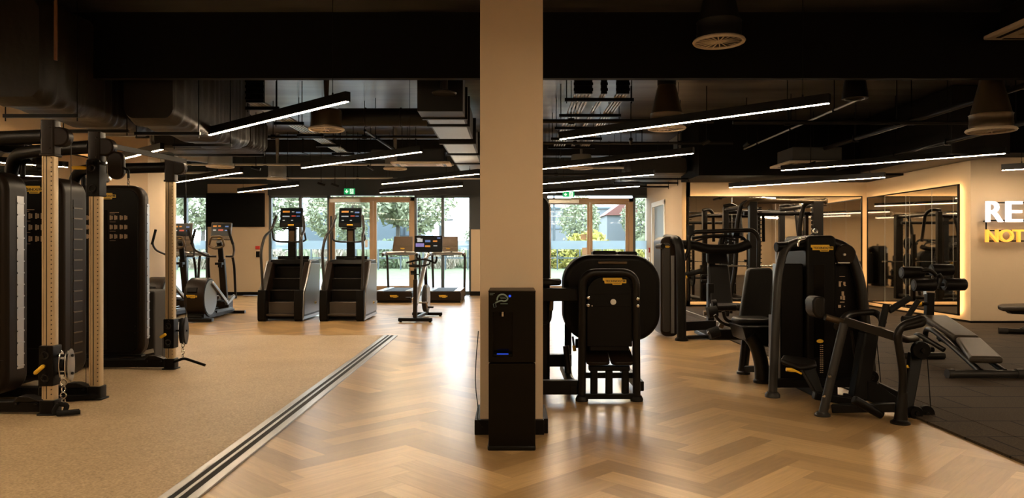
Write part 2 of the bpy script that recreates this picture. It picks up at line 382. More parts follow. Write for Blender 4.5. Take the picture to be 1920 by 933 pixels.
# ================================================================== SETTING
# floor: oak planks in a herringbone, one coloured face each
def herring(x0, x1, y0, y1, w=0.18, n=5, holes=()):
    bm = bmesh.new(); cl = bm.loops.layers.float_color.new('plank'); uvl = bm.loops.layers.uv.new('UVMap')
    rnd = random.Random(3); c45 = math.sqrt(.5)
    def plank(ax, ay, bx, by, along_x):
        pts = [(ax, ay), (bx, ay), (bx, by), (ax, by)]; q = [((p[0] - p[1]) * w * c45, (p[0] + p[1]) * w * c45) for p in pts]
        cx = sum(p[0] for p in q) / 4; cy = sum(p[1] for p in q) / 4
        if not (x0 - .5 < cx < x1 + .5 and y0 - .5 < cy < y1 + .5): return
        for h in holes:
            if h[0] + .5 < cx < h[1] - .5 and h[2] + .5 < cy < h[3] - .5: return
        g = 0.0002; gg = g / w
        pts = [(ax + gg, ay + gg), (bx - gg, ay + gg), (bx - gg, by - gg), (ax + gg, by - gg)]
        q = [((p[0] - p[1]) * w * c45, (p[0] + p[1]) * w * c45) for p in pts]
        vs = [bm.verts.new((min(max(a, x0), x1), min(max(b, y0), y1), 0)) for a, b in q]
        f = bm.faces.new(vs); c = rnd.random(); ou = rnd.random() * 50; ov = rnd.random() * 50
        uvs = [(0, 0), (1, 0), (1, .2), (0, .2)] if along_x else [(0, .2), (0, 0), (1, 0), (1, .2)]
        for l, t in zip(f.loops, uvs): l[cl] = (c, c, c, 1); l[uvl].uv = (t[0] * .9 + ou, t[1] * .9 + ov)
    lo = int(-60 / w); 
    for k in range(-14, 15):
        for s in range(-250, 330):
            ox = k * n; oy = -k * n
            X = (s + ox - s - oy) * w * c45
            if not (x0 - 2 < X < x1 + 2): continue
            a = s + ox; b = s + oy
            plank(a, b, a + n, b + 1, True); plank(a - 1, b, a, b + n, False)
    me = bpy.data.meshes.new('floor'); bmesh.ops.dissolve_degenerate(bm, dist=1e-5, edges=bm.edges); bm.to_mesh(me); bm.free(); return me
me = herring(-12.0, 4.2, -4.0, 22.75, holes=((-11.9, -2.2, -4, 11.8),))
me.materials.append(wood); fl = bpy.data.objects.new('floor', me); col.objects.link(fl); fl['kind'] = 'structure'
sub = MB(); sub.box((-12.2, -4.2, -.3), (14.2, 22.95, -.02)); struct(sub, 'floor_base', mat('joint_dark', (0.08, 0.045, 0.022), 0.7))
# turf carpet and its aluminium double edging
def ex(y): return -1.78 - .0115 * y
cp = MB(); cp.hull([(-8.55, -4, .007), (ex(-4) - .15, -4, .007), (ex(12.1) - .15, 12.1, .007), (-8.55, 12.17, .007)], (0, 0, -.012))
cp.build('turf_carpet', carpet, cat='carpet', label='tan short pile turf carpet on the left half of the floor', smooth=False)
t = thing('carpet_edging', 'shiny metal edging strip with dark grooves running along the right side of the tan carpet', 'floor trim')
for dx, w_, m_, nm, zz in ((-.15, .055, silver, 'metal_rail', .016), (-.10, .045, rubber, 'grip_insert', .013), (-.055, .022, silver, 'metal_rail', .017), (-.033, .045, rubber, 'grip_insert', .013), (.012, .06, silver, 'metal_rail', .015)):
    b = MB(); y0, y1 = -3.9, 12.05
    b.hull([(ex(y0) + dx, y0, zz), (ex(y0) + dx + w_, y0, zz), (ex(y1) + dx + w_, y1, zz), (ex(y1) + dx, y1, zz)], (0, 0, -(zz + .002)))
    b.build(nm, m_, t, bevel=.003 if m_ is silver else 0)
rt = MB(); rt.hull([(3.70, -4, .022), (14, -4, .022), (14, 18.0, .022), (3.72, 18.0, .022)], (0, 0, -.024))
rt.build('rubber_floor_tiles', rtiles, cat='gym flooring', label='dark brown speckled rubber tile flooring under the benches on the right', smooth=False)
rb = MB(); rb.hull([(3.32, -4, .018), (3.695, -4, .021), (3.715, 18.0, .021), (3.36, 18.0, .018)], (0, 0, -.02))
rb.build('rubber_edge_ramp', rtiles, cat='floor trim', label='long dark rubber edging strip between the oak floor and the rubber tiles', smooth=False)
ln = MB(); ln.box((3.90, 11.5, .02), (3.935, 17.9, .024)); ln.build('floor_line', conduit, cat='floor line', label='thin pale line on the rubber floor before the far mirror', smooth=False)

# slab
s = MB(); s.box((-12.3, -4.2, 4.24), (14.2, 23.1, 4.5)); struct(s, 'ceiling', slabm)
s = MB(); s.box((-12.2, 8.95, 3.45), (14.1, 9.06, 4.24)); struct(s, 'trim_1', ceilblack)
s = MB(); s.box((4.1, 16.4, 3.02), (13.9, 17.95, 4.24)); s.box((4.1, 17.95, 3.02), (8.6, 18.1, 4.24)); struct(s, 'trim_2', ceilblack)
s = MB(); s.box((8.8, 13.3, 3.12), (13.9, 14.0, 4.24)); struct(s, 'trim_3', ceilblack)  # black box added where the wall above the sign lies in shadow

# back wall with its openings (plane y = 22.8)
YB = 22.8
def BX(px): return (px - 960) / F * YB
def BZ(py): return EYE - (py - HZ) / F * YB
zt = BZ(366)
s = MB(); s.box((-12.2, YB, zt), (4.3, YB + .3, 4.24)); struct(s, 'wall_back_header', darkpaint)
s = MB(); s.box((BX(390), YB - .02, 0), (BX(504), YB + .3, zt)); s.box((BX(390), YB - .04, zt - .001), (BX(502), YB - .001, BZ(345))); struct(s, 'wall_back_left', walls)
s = MB(); s.box((BX(884), YB - .25, 0), (BX(1026), YB + .3, BZ(430))); struct(s, 'wall_back_centre', walls)
s = MB(); s.box((BX(883), YB - .27, BZ(430)), (BX(1026), YB + .3, BZ(338))); struct(s, 'trim_4', darkpaint)
def window(n, p0, p1, mull=(), wide=5):
    x0, x1 = BX(p0), BX(p1); f = .075
    fr = MB(); z0 = 0.0
    fr.box((x0, YB, z0), (x0 + f, YB + .14, zt)); fr.box((x1 - f, YB, z0), (x1, YB + .14, zt))
    fr.box((x0, YB, zt - f), (x1, YB + .14, zt)); fr.box((x0, YB, z0), (x1, YB + .14, z0 + .12))
    for m in mull: fr.box((BX(m) - .045, YB, z0), (BX(m) + .045, YB + .14, zt))
    w = fr.build('window_%d' % n, framedk, None, kind='structure', smooth=False, bevel=.006); ROOT[w.name] = Matrix()
    g = MB(); g.box((x0 + f, YB + .06, z0 + .12), (x1 - f, YB + .07, zt - f)); g.build('pane', glass, w, smooth=False)
    g = MB(); g.box((x0 + f, YB + .052, 1.40), (x1 - f, YB + .056, BZ(451))); g.build('frosted_band', frost, w, smooth=False)
window(1, 230, 390, (290, 347)); window(2, 504, 618, (563,)); window(3, 777, 884, (830,)); window(4, 1187, 1218)
def dbl_door(n, f0, g0, g1, g2, g3, f1, ztop, gtop, closer, pull):
    fr = MB(); zf = BZ(ztop); zg = BZ(gtop)
    fr.box((BX(f0), YB - .02, 0), (BX(f0) + .13, YB + .14, zf)); fr.box((BX(f1) - .13, YB - .02, 0), (BX(f1), YB + .14, zf)); fr.box((BX(f0), YB - .02, zf - .12), (BX(f1), YB + .14, zf))
    w = fr.build('door_%d' % n, doorwood, None, kind='structure', smooth=False, bevel=.006); ROOT[w.name] = Matrix()
    mid = (BX(g1) + BX(g2)) / 2; xs = [(BX(f0) + .135, BX(g0), BX(g1), mid - .004), (mid + .004, BX(g2), BX(g3), BX(f1) - .135)]
    for a, b, c, d in xs:
        l = MB(); l.box((a, YB, .02), (b, YB + .07, zf - .125)); l.box((c, YB, .02), (d, YB + .07, zf - .125)); l.box((b, YB, zg), (c, YB + .07, zf - .125)); l.box((b, YB, .02), (c, YB + .07, .28))
        lf = l.build('door_leaf', doorwood, w, smooth=False, bevel=.005)
        g = MB(); g.box((b, YB + .03, .28), (c, YB + .04, zg)); g.build('pane', glass, lf, smooth=False)
        g = MB(); g.box((b, YB + .022, 1.40), (c, YB + .026, BZ(451))); g.build('frosted_band', frost, lf, smooth=False)
    c = MB(); c.box((BX(closer[0]), YB - .14, zf - .17), (BX(closer[1]), YB - .02, zf - .05)); c.beam((BX(closer[0]) + .5, YB - .16, zf - .20), (BX(closer[0]) + .9, YB - .05, zf - .20), .04, .02)
    c.build('door_closer', conduit, w, bevel=.01)
    h = MB(); x = BX(pull); h.tube([(x, YB - .09, .5), (x, YB - .09, BZ(405))], .03); h.cyl((x, YB - .09, 1.0), (x, YB, 1.0), .015); h.cyl((x, YB - .09, 2.2), (x, YB, 2.2), .015); h.build('pull_handle', greyp, w)
    return w
d1 = dbl_door(1, 617, 628, 693, 706, 767, 777, 369, 379, (620, 676), 622)
d2 = dbl_door(2, 1024, 1033, 1101, 1111, 1173, 1187, 371, 383, (1028, 1085), 1029)
for w_, px, py, s1 in ((d1, 687, 456, (5, 14)), (d2, 1094, 444, (10, 10)), (d2, 1096, 472, (9, 16))):
    b = MB(); b.box((BX(px) - s1[0] / 122, YB - .012, BZ(py) - s1[1] / 122), (BX(px) + s1[0] / 122, YB, BZ(py) + s1[1] / 122)); b.build('notice_plate', cream if w_ is d2 else whitep, w_, smooth=False)
s = MB(); s.box((BX(618), YB - .03, 0.0), (BX(777), YB + .1, .02)); s.box((BX(1024), YB - .03, 0.0), (BX(1187), YB + .1, .02)); struct(s, 'trim_5', silver)

# side wall with grey door (plane x = 4.1), alcove, mirror walls
XS = 4.12
s = MB(); s.box((XS, 18.1, 0), (XS + .2, 20.05, 4.24)); s.box((XS, 21.95, 0), (XS + .2, 23.1, 4.24)); s.box((XS, 20.05, 2.75), (XS + .2, 21.95, 4.24)); struct(s, 'wall_side', walls)
s = MB(); s.box((XS + .1, 18.1, 0), (8.8, 18.3, 4.24)); struct(s, 'wall_alcove', walls)
s = MB(); s.box((8.6, 14.0, 0), (8.8, 18.1, 4.24)); struct(s, 'wall_right', walls)
s = MB(); s.box((8.8, 14.0, 0), (14.0, 14.2, 4.24)); struct(s, 'wall_sign', walls)
s = MB(); s.box((13.9, -4.2, 0), (14.1, 14.0, 4.24)); struct(s, 'wall_far_right', walls)
s = MB(); s.box((-12.2, -4.2, 0), (14.1, -4.0, 4.24)); struct(s, 'wall_front', walls)
s = MB(); s.box((-8.8, -4.0, 0), (-8.6, 15.6, 4.24)); struct(s, 'wall_left', walls)
s = MB(); s.box((-8.6, 15.5, 0), (-7.56, 16.75, 4.24)); struct(s, 'wall_pier', walls)
s = MB(); s.box((-12.4, 15.4, 0), (-8.8, 15.6, 4.24)); s.box((-12.4, 15.6, 0), (-12.2, 23.1, 4.24)); struct(s, 'wall_annex', walls)
dr = MB(); dr.box((XS - .03, 20.05, 0), (XS + .03, 20.17, 2.72)); dr.box((XS - .03, 21.83, 0), (XS + .03, 21.95, 2.72)); dr.box((XS - .03, 20.05, 2.62), (XS + .03, 21.95, 2.75))
w = dr.build('door_3', whitep, None, kind='structure', smooth=False, bevel=.005); ROOT[w.name] = Matrix()
b = MB(); b.box((XS + .05, 20.17, .02), (XS + .12, 21.83, 2.62)); lf = b.build('door_leaf', doorgrey, w, smooth=False)
b = MB(); b.tube([(XS + .05, 20.4, 1.05), (XS - .02, 20.4, 1.05), (XS - .02, 20.55, 1.05)], .012); b.build('handle', silver, lf)
n = 1
for nm, a, b_ in (('baseboard_alcove', (XS + .2, 18.08, 0), (8.6, 18.1, .06)), ('baseboard_right', (8.58, 13.98, 0), (8.6, 18.08, .06)), ('baseboard_sign', (8.58, 13.97, 0), (13.9, 14.0, .06)),
                  ('baseboard_side', (XS - .02, 18.08, 0), (XS, 20.05, .1)), ('baseboard_back', (BX(390), YB - .05, 0), (BX(504), YB - .02, .1)), ('baseboard_centre', (BX(882), YB - .29, 0), (BX(1024), YB - .25, .13)),
                  ('baseboard_pier', (-8.6, 15.47, 0), (-7.53, 15.5, .1)), ('baseboard_left', (-8.6, -4, 0), (-8.57, 15.47, .1))):
    s = MB(); s.box(a, b_); struct(s, nm, black)
# structural column in the foreground with black skirting
s = MB(); s.box((-.243, 5.68, 0), (.235, 6.16, 4.24)); struct(s, 'wall_pillar', walls, bevel=.004)
s = MB()
s.box((-.283, 5.635, 0), (.242, 5.68, .112)); s.box((-.283, 5.68, 0), (-.243, 6.2, .112)); s.box((.235, 5.68, 0), (.275, 6.2, .112)); struct(s, 'baseboard_pillar', black, bevel=.003)

# mirrors, each with its black frame and the led strips that light the wall round it
def wall_mirror(label, fn, u0, u1, z0, z1, seams):
    t = thing('wall_mirror', label, 'mirror', fn(u0, 0, 0)[:2] + (0,))
    def bx(a, b, name, m, par, **k):
        q = MB(); p0 = fn(*a); p1 = fn(*b); q.box([min(i, j) for i, j in zip(p0, p1)], [max(i, j) for i, j in zip(p0, p1)]); return q.build(name, m, par, world=True, smooth=False, **k)
    g = bx((u0 + .02, .095, z0 + .02), (u1 - .02, .11, z1 - .02), 'mirror_glass', mirror, t)
    for u in seams: bx((u - .004, .11, z0), (u + .004, .1115, z1), 'panel_joint', conduit, g)
    q = MB()
    for a, b in (((u0, .08, z0), (u0 + .025, .12, z1)), ((u1 - .025, .08, z0), (u1, .12, z1)), ((u0, .08, z0), (u1, .12, z0 + .025)), ((u0, .08, z1 - .025), (u1, .12, z1)), ((u0 + .02, .085, z0 + .02), (u1 - .02, .095, z1 - .02))):
        p0 = fn(*a); p1 = fn(*b); q.box([min(i, j) for i, j in zip(p0, p1)], [max(i, j) for i, j in zip(p0, p1)])
    q.build('frame', black, t, world=True, smooth=False)
    k = .06; e = .074
    for a, b in (((u0 + k, e, z0 + k), (u0 + k + .03, .084, z1 - k)), ((u1 - k - .03, e, z0 + k), (u1 - k, .084, z1 - k)), ((u0 + k + .031, e, z0 + k), (u1 - k - .031, .084, z0 + k + .03)), ((u0 + k + .031, e, z1 - k - .03), (u1 - k - .031, .084, z1 - k))):
        bx(a, b, 'led_strip', e_led, t)
    return t
wall_mirror('wide backlit black framed mirror on the far wall behind the squat rack', lambda u, d, z: (u, 18.1 - d, z), 4.24, 8.44, .14, 2.68, (5.3, 6.35, 7.4))
wall_mirror('backlit black framed mirror on the side wall left of the lit sign', lambda u, d, z: (8.6 - d, u, z), 14.2, 17.85, .14, 2.64, (15.1, 16.1, 17.0))
wall_mirror('long mirror on the left wall behind the cable machines', lambda u, d, z: (-8.6 + d, u, z), 5.0, 15.3, .25, 3.25, (7.0, 9.0, 11.0, 13.0))

# lit sign
t = thing('wall_sign_lettering', 'lit wall sign with white RE above orange NOT on the beige wall at far right', 'sign', (9.0, 13.95, 1.5))
y = 13.86; k = y / F
def SX(px): return (px - 960) * k
def SZ(py): return EYE - (py - HZ) * k
b = MB(); put_text(b, 'R', SX(1849), SX(1880.5), SZ(416), SZ(377), y, bold=.006, depth=.03); b.build('letter', e_sgw, t, world=True, smooth=False)
b = MB(); put_text(b, 'E', SX(1886.5), SX(1916.5), SZ(416), SZ(377), y, bold=.006, depth=.03); b.build('letter', e_sgw, t, world=True, smooth=False)
for ch, p0, p1 in (('N', 1848.5, 1871), ('O', 1873, 1900), ('T', 1899.5, 1920)):
    b = MB(); put_text(b, ch, SX(p0), SX(p1), SZ(453.5), SZ(430), y, bold=.012, depth=.03); b.build('letter', e_sgo, t, world=True, smooth=False, label='orange letter')
b = MB()
for py in (379.5, 413, 432, 451.5): b.box((SX(1850), y + .032, SZ(py) - .012), (SX(1935), y + .05, SZ(py) + .012))
b.box((SX(1850.5), y + .032, SZ(452)), (SX(1852.5), y + .05, SZ(412)))
for x in (1852, 1900, 1930): b.box((SX(x), y + .05, SZ(414) - .01), (SX(x) + .03, 14.0, SZ(414) + .01))
b.build('mounting_rail', black, t, world=True, smooth=False)

# ================================================================== OUTSIDE
s = MB(); s.box((-60, 23.0, -.12), (60, 36.0, -.05)); struct(s, 'ground_paving', paving)
s = MB(); s.hull([(-60, 36.0, -.05), (60, 36.0, -.05), (60, 40.5, .30), (-60, 40.5, .30)], (0, 0, -.2)); s.hull([(-60, 40.5, .30), (60, 40.5, .30), (60, 90, .9), (-60, 90, .9)], (0, 0, -.2)); struct(s, 'ground_lawn', lawn)
def leafmesh(n, rx, ry, rz, size, seed, spike=0.0):
    rnd = random.Random(seed); b = MB()
    for i in range(n):
        a = rnd.random() * 2 * math.pi; zc = rnd.uniform(-1, 1); rr = math.sqrt(max(0, 1 - zc * zc)) * rnd.uniform(.55, 1.0) * (1 + .25 * math.sin(3 * a + seed) )
        c = Vector((math.cos(a) * rr * rx, math.sin(a) * rr * ry, (zc * rnd.uniform(.7, 1) + 1) * rz))
        u = Vector((rnd.uniform(-1, 1), rnd.uniform(-1, 1), rnd.uniform(-.5, 1) + spike * 3)).normalized(); v = u.cross(Vector((rnd.uniform(-1, 1), rnd.uniform(-1, 1), .3))).normalized()
        s_ = size * rnd.uniform(.6, 1.3); s2 = s_ * (.18 if spike else .45)
        b.add([c - u * s_, c + v * s2, c + u * s_, c - v * s2], [(0, 1, 2, 3)])
    return b
protos = {}
def shrub(kind, loc, sc, label, group, name='shrub'):
    n, rx, ry, rz, size, m, spike = {'bush': (900, 1, .7, .55, .10, leafs[1], 0), 'gold': (900, .9, .7, .6, .10, leafs[2], 0), 'grass': (700, .8, .6, .5, .30, leafs[0], 1.0), 'dry': (800, 1, .7, .5, .16, leafs[3], .5)}[kind]
    if kind not in protos:
        o = leafmesh(n, rx, ry, rz, size, len(protos) + 2, spike).build(name, m, None, smooth=False); protos[kind] = o
    else: o = protos[kind].copy(); col.objects.link(o)
    o.location = loc; o.scale = sc; o['label'] = label; o['category'] = 'plant'; o['group'] = group; return o
kinds = [('bush', 'green shrub in the garden bed outside the windows'), ('grass', 'pale green ornamental grass clump outside the windows'), ('dry', 'dry straw coloured plant clump outside the windows'), ('gold', 'shrub with yellow flowers outside the right hand glass doors')]
rnd = random.Random(11); cnt = {}
ORD = ['', 'leftmost ', 'second from left ', 'third from left ', 'fourth from left ', 'fifth from left ', 'sixth from left ', 'seventh from left ', 'eighth from left ', 'ninth from left ', 'tenth from left ', 'eleventh from left ', 'twelfth from left ', 'thirteenth from left ']
for i in range(34):
    x = -22.5 + i * 1.08 + rnd.uniform(-.3, .3); y = 42.3 + rnd.uniform(-1.2, 2.2)
    k = kinds[3] if 2.0 < x < 7.0 and i % 2 else (kinds[i % 3])
    sc = rnd.uniform(.9, 1.35) * (1.25 if 2 < x < 8 else 1.0)
    cnt[k[0]] = cnt.get(k[0], 0) + 1
    shrub(k[0], (x, y, .28), (sc * 1.1, sc, sc * rnd.uniform(.9, 1.3)), ORD[cnt[k[0]]] + k[1], {'bush': 'green shrubs', 'gold': 'yellow flowering shrubs', 'grass': 'ornamental grasses', 'dry': 'dry plant clumps'}[k[0]] + ' in the garden bed outside', name={'bush': 'shrub', 'gold': 'flowering_shrub', 'grass': 'ornamental_grass', 'dry': 'dry_plant'}[k[0]])
tp = None
TR = [(-22, 42, 6), (-17, 41, 6.5), (-13.7, 43, 6.2), (-12.3, 50, 5.5), (-8.8, 41, 6.6), (-6.7, 43.5, 7.4), (-5.2, 42, 6.0), (-9.9, 46, 3.2), (4.2, 45, 4.4), (8.0, 46, 4.6), (-2.8, 60, 3.2), (-27, 44, 7), (12, 44, 5)]
for i, (x, y, h) in enumerate(TR):
    if tp is None:
        tp = thing('garden_tree', '', 'tree', (0, 0, 0))
        leafmesh(2600, .30, .30, .34, .028, 5).build('crown', leafs[0], tp, smooth=False).location = (0, 0, .30)
        tr = MB(); tr.tube([(0, 0, 0), (.01, 0, .35), (-.01, .01, .7), (0, 0, .9)], [.022, .016, .01, .004], 7)
        for a in range(9):
            t_ = a * 2.4; z = .35 + .05 * a; tr.tube([(0, 0, z), (math.cos(t_) * .12, math.sin(t_) * .12, z + .1), (math.cos(t_) * .24, math.sin(t_) * .24, z + .16)], [.006, .004, .002], 5)
        tr.build('trunk', bark, tp); o = tp
    else: o = copy_tree(tp)
    o.location = (x * 1.13, y * 1.13, .35); o.scale = (h * 1.1, h * 1.1, h * 1.1); o.rotation_euler = (0, 0, i * 1.3)
    o['label'] = ORD[1 + sorted(TR, key=lambda q: q[0] / q[1]).index((x, y, h))] + ('low ' if h < 5 else '') + 'pale green tree growing beyond the garden bed outside'; o['group'] = 'trees outside the windows'
t = thing('gabled_building', 'pale blue clad building with a steep gable seen through the windows', 'building', (-10.5, 62, .5))
b = MB(); b.prism([(-17.5, .5), (-7.2, .5), (-7.2, 1.9), (-8.9, 5.9), (-13, 6.2), (-17.5, 3.5)], 'y', 62, 72); b.build('wall', bldg, t, world=True, smooth=False)
b = MB()
for x in (-9.4, -9.0, -8.2): b.box((x, 61.8, 1), (x + .12, 62, 3.2 if x < -9 else 4.6))
b.box((-9.5, 61.75, 2.4), (-7.2, 61.95, 2.55)); b.build('cladding_frame', darkpaint, t, world=True, smooth=False)
t = thing('industrial_shed', 'long white shed with a flat roof seen through the right hand glass doors', 'building', (8, 70, .5))
b = MB(); b.box((3, 70, .5), (20, 80, 5.2)); b.build('wall', bldw, t, world=True, smooth=False)
b = MB(); b.box((2.8, 69.8, 5.2), (20.2, 80, 5.35)); b.box((3, 69.9, 3.3), (20, 70, 3.42)); b.build('roof_edge', bldg, t, world=True, smooth=False)
t = thing('red_roof_house', 'small building with a red roof seen through the right hand glass doors', 'building', (9, 55, .5))
b = MB(); b.box((7.0, 55, .5), (10.2, 60, 3.9)); b.build('wall', bldw, t, world=True, smooth=False)
b = MB(); b.prism([(6.8, 3.9), (10.4, 3.9), (8.8, 4.9), (8.2, 4.9)], 'y', 54.8, 60.2); b.build('roof', roofr, t, world=True, smooth=False)
for i, (x, y, z, lb) in enumerate(((2.7, 48, 6, 'grey lamp post standing outside the left leaf of the right hand doors'), (8.3, 46, 7, 'grey lamp post standing outside the narrow window by the side wall'), (-5.0, 52, 3.4, 'short grey post standing outside the window with the right treadmill'))):
    t = thing('lamp_post', lb, 'post', (x, y, .3)); b = MB(); b.tube([(x, y, .3), (x, y, z)], [.10, .07]); b.build('post', framedk, t, world=True)
    b = MB(); b.beam((x - .05, y, z), (x + .9, y, z + .05), .2, .1); b.build('lamp_head', framedk, t, world=True)
t = thing('garden_fence', 'grey rail fence beyond the garden bed outside', 'fence', (0, 40, .3))
b = MB()
for k in range(-24, 14): b.box((k * 1.2, 40, .3), (k * 1.2 + .07, 40.07, 1.6))
b.build('post', framedk, t, world=True, smooth=False, kind='stuff')
b = MB(); b.box((-29, 40.07, 1.5), (17, 40.12, 1.6)); b.box((-29, 40.07, .9), (17, 40.12, .97)); b.build('rail', framedk, t, world=True, smooth=False)

# ================================================================== CEILING SERVICES
# linear pendant lamps, all hanging at 45 degrees to the room
def lamp(label, L, Rr, z=3.0, vis=True):
    L = Vector((L[0], L[1], 0)); Rr = Vector((Rr[0], Rr[1], 0)); mid = (L + Rr) / 2; d = Rr - L
    t = thing('linear_pendant_light', label, 'ceiling light', (mid.x, mid.y, z), math.degrees(math.atan2(d.y, d.x)))
    h = d.length / 2
    b = MB(); b.box((-h, -.034, .004), (h, .034, .11)); b.build('housing', black, t, bevel=.003)
    b = MB(); b.box((-h + .012, -.016, -.002), (h - .012, .016, .004)); b.build('diffuser', e_lamp, t, smooth=False)
    for x in (-h + .3, h - .3):
        b = MB(); b.cyl((x, 0, .11), (x, 0, 4.24 - z), .004, seg=6); b.cyl((x, 0, .11), (x, 0, .14), .01, seg=8); b.build('suspension_cable', black, t)
    return t
for lb, L, Rr, z in (
    ('nearest light bar left of the pillar, rising to the right above the carpet', (-4.47, 10.7), (-1.78, 8.1), 3.0),
    ('nearest light bar right of the pillar, long one above the leg machine', (.70, 10.9), (3.49, 8.2), 3.0),
    ('light bar left of the pillar, second in depth, above the stair climbers', (-4.15, 14.75), (-1.49, 12.3), 3.0),
    ('light bar right of the pillar, second in depth, its left end hidden by the pillar', (.34, 15.2), (3.04, 12.5), 3.0),
    ('long light bar in front of the mirror corner at right, above the weight tower', (5.48, 15.2), (8.27, 12.5), 3.0),
    ('third light bar in depth left of the pillar, above the exit doors', (-3.2, 18.4), (-.70, 15.9), 3.0),
    ('farthest light bar left of the pillar, lower of the two before the window', (-3.74, 21.2), (-1.26, 18.9), 3.0),
    ('light bar in front of the left windows, above the ellipticals', (-8.1, 17.95), (-5.65, 15.6), 3.0),
    ('far light bar above the black wall television', (-7.7, 21.0), (-5.37, 18.75), 3.0),
    ('light bar behind the cable machines with only its right tip showing', (-8.3, 14.6), (-5.62, 12.0), 3.0),
    ('third light bar in depth just right of the pillar', (.60, 18.5), (3.05, 16.05), 3.0),
    ('farthest light bar right of the pillar, before the second glass doors', (.8, 21.4), (3.25, 19.0), 3.0),
    ('thin light bar directly above the wide far mirror', (5.15, 17.7), (7.6, 15.2), 2.86),
    ('short visible end of a light bar in front of the lit sign', (8.72, 13.3), (11.3, 10.9), 2.80)):
    lamp(lb, L, Rr, z)
g = 'light bars behind the viewpoint'
for x, y in ((-4.4, 4.0), (.8, 4.0), (6.0, 4.0), (-4.4, .3), (.8, .3), (6.0, .3), (11.0, 4.0), (11.0, .3), (-7.8, 7.0), (10.6, 7.6)):  # outer bars are unseen, added to brighten what the mirrors reflect
    if y > 8: 
        continue
    o = lamp('unseen light bar hanging behind the viewpoint outside the picture', (x, y), (x + 2.7, y - 2.65), 3.0); o['group'] = g
# insulated ducts top left
def soft_duct(name, label, x0, x1, y0, y1, z0, z1, seed, r=.12):
    t = thing(name, label, 'air duct', ((x0 + x1) / 2, y0, z0)); rnd = random.Random(seed)
    b = MB(); n = 110; prof = rrect(x0, x1, z0, z1, r, 6); m = len(prof); vs = []; fs = []
    cx = (x0 + x1) / 2; cz = (z0 + z1) / 2
    for i in range(n):
        f = i / (n - 1); y = y0 + (y1 - y0) * f; e = min(f, 1 - f) * 12; k = min(1, .88 + .12 * min(1, e)) 
        rip = [.016 * math.sin(i * .85 + .8 * math.sin(j * .5 + seed)) * (.5 + .5 * math.sin(i * .13 + j * .6)) + .018 * math.sin(i * .21 + j * .3) + rnd.uniform(-.004, .004) for j in range(m)]
        for j, (x, z) in enumerate(prof):
            sag = -.05 * math.sin(math.pi * ((x - x0) / (x1 - x0))) * (1 + .4 * math.sin(i * .22)) if z < cz else 0
            vs.append((cx + (x - cx) * (k + rip[j]), y + rip[j], cz + (z - cz) * (k + rip[j] * .6) + sag))
    for i in range(n - 1):
        for j in range(m): fs.append((i * m + j, i * m + (j + 1) % m, (i + 1) * m + (j + 1) % m, (i + 1) * m + j))
    fs.append(tuple(range(m))); fs.append(tuple(range((n - 1) * m, n * m))); b.add(vs, fs); b.build('duct_wrap', wrap, t, world=True)
    b = MB()
    for y in [y0 + .5 + 1.1 * k for k in range(int((y1 - y0 - .6) / 1.1) + 1)]:
        b.box((x0 - .08, y, z0 - .10), (x1 + .08, y + .04, z0 - .06))
        for x in (x0 - .06, x1 + .06): b.cyl((x, y + .02, z0 - .14), (x, y + .02, 4.24), .007, seg=6)
    b.build('hanger', black, t, world=True)
soft_duct('insulated_duct', 'wrapped black duct at top left, the outer one nearer the mirror wall', -5.72, -5.02, 8.0, 10.7, 3.0, 4.15, 1)
soft_duct('insulated_duct', 'wrapped black duct at top left, the inner one ending near the first light bar', -4.88, -4.18, 9.3, 12.0, 3.0, 4.1, 2)
soft_duct('insulated_duct', 'wrapped black duct turning across above the ellipticals', -6.1, -4.4, 12.5, 13.5, 3.12, 3.7, 4)
b = MB(); b.tube([(-4.95, 8.1, 3.45), (-4.95, 8.1, 4.2)], .018); b.build('lit_gap_strip', gapbrown, cat='pipe', label='thin brown upright strip standing in for the lit gap between the black ducts')  # brown rod stands in for the lit slit seen between the ducts
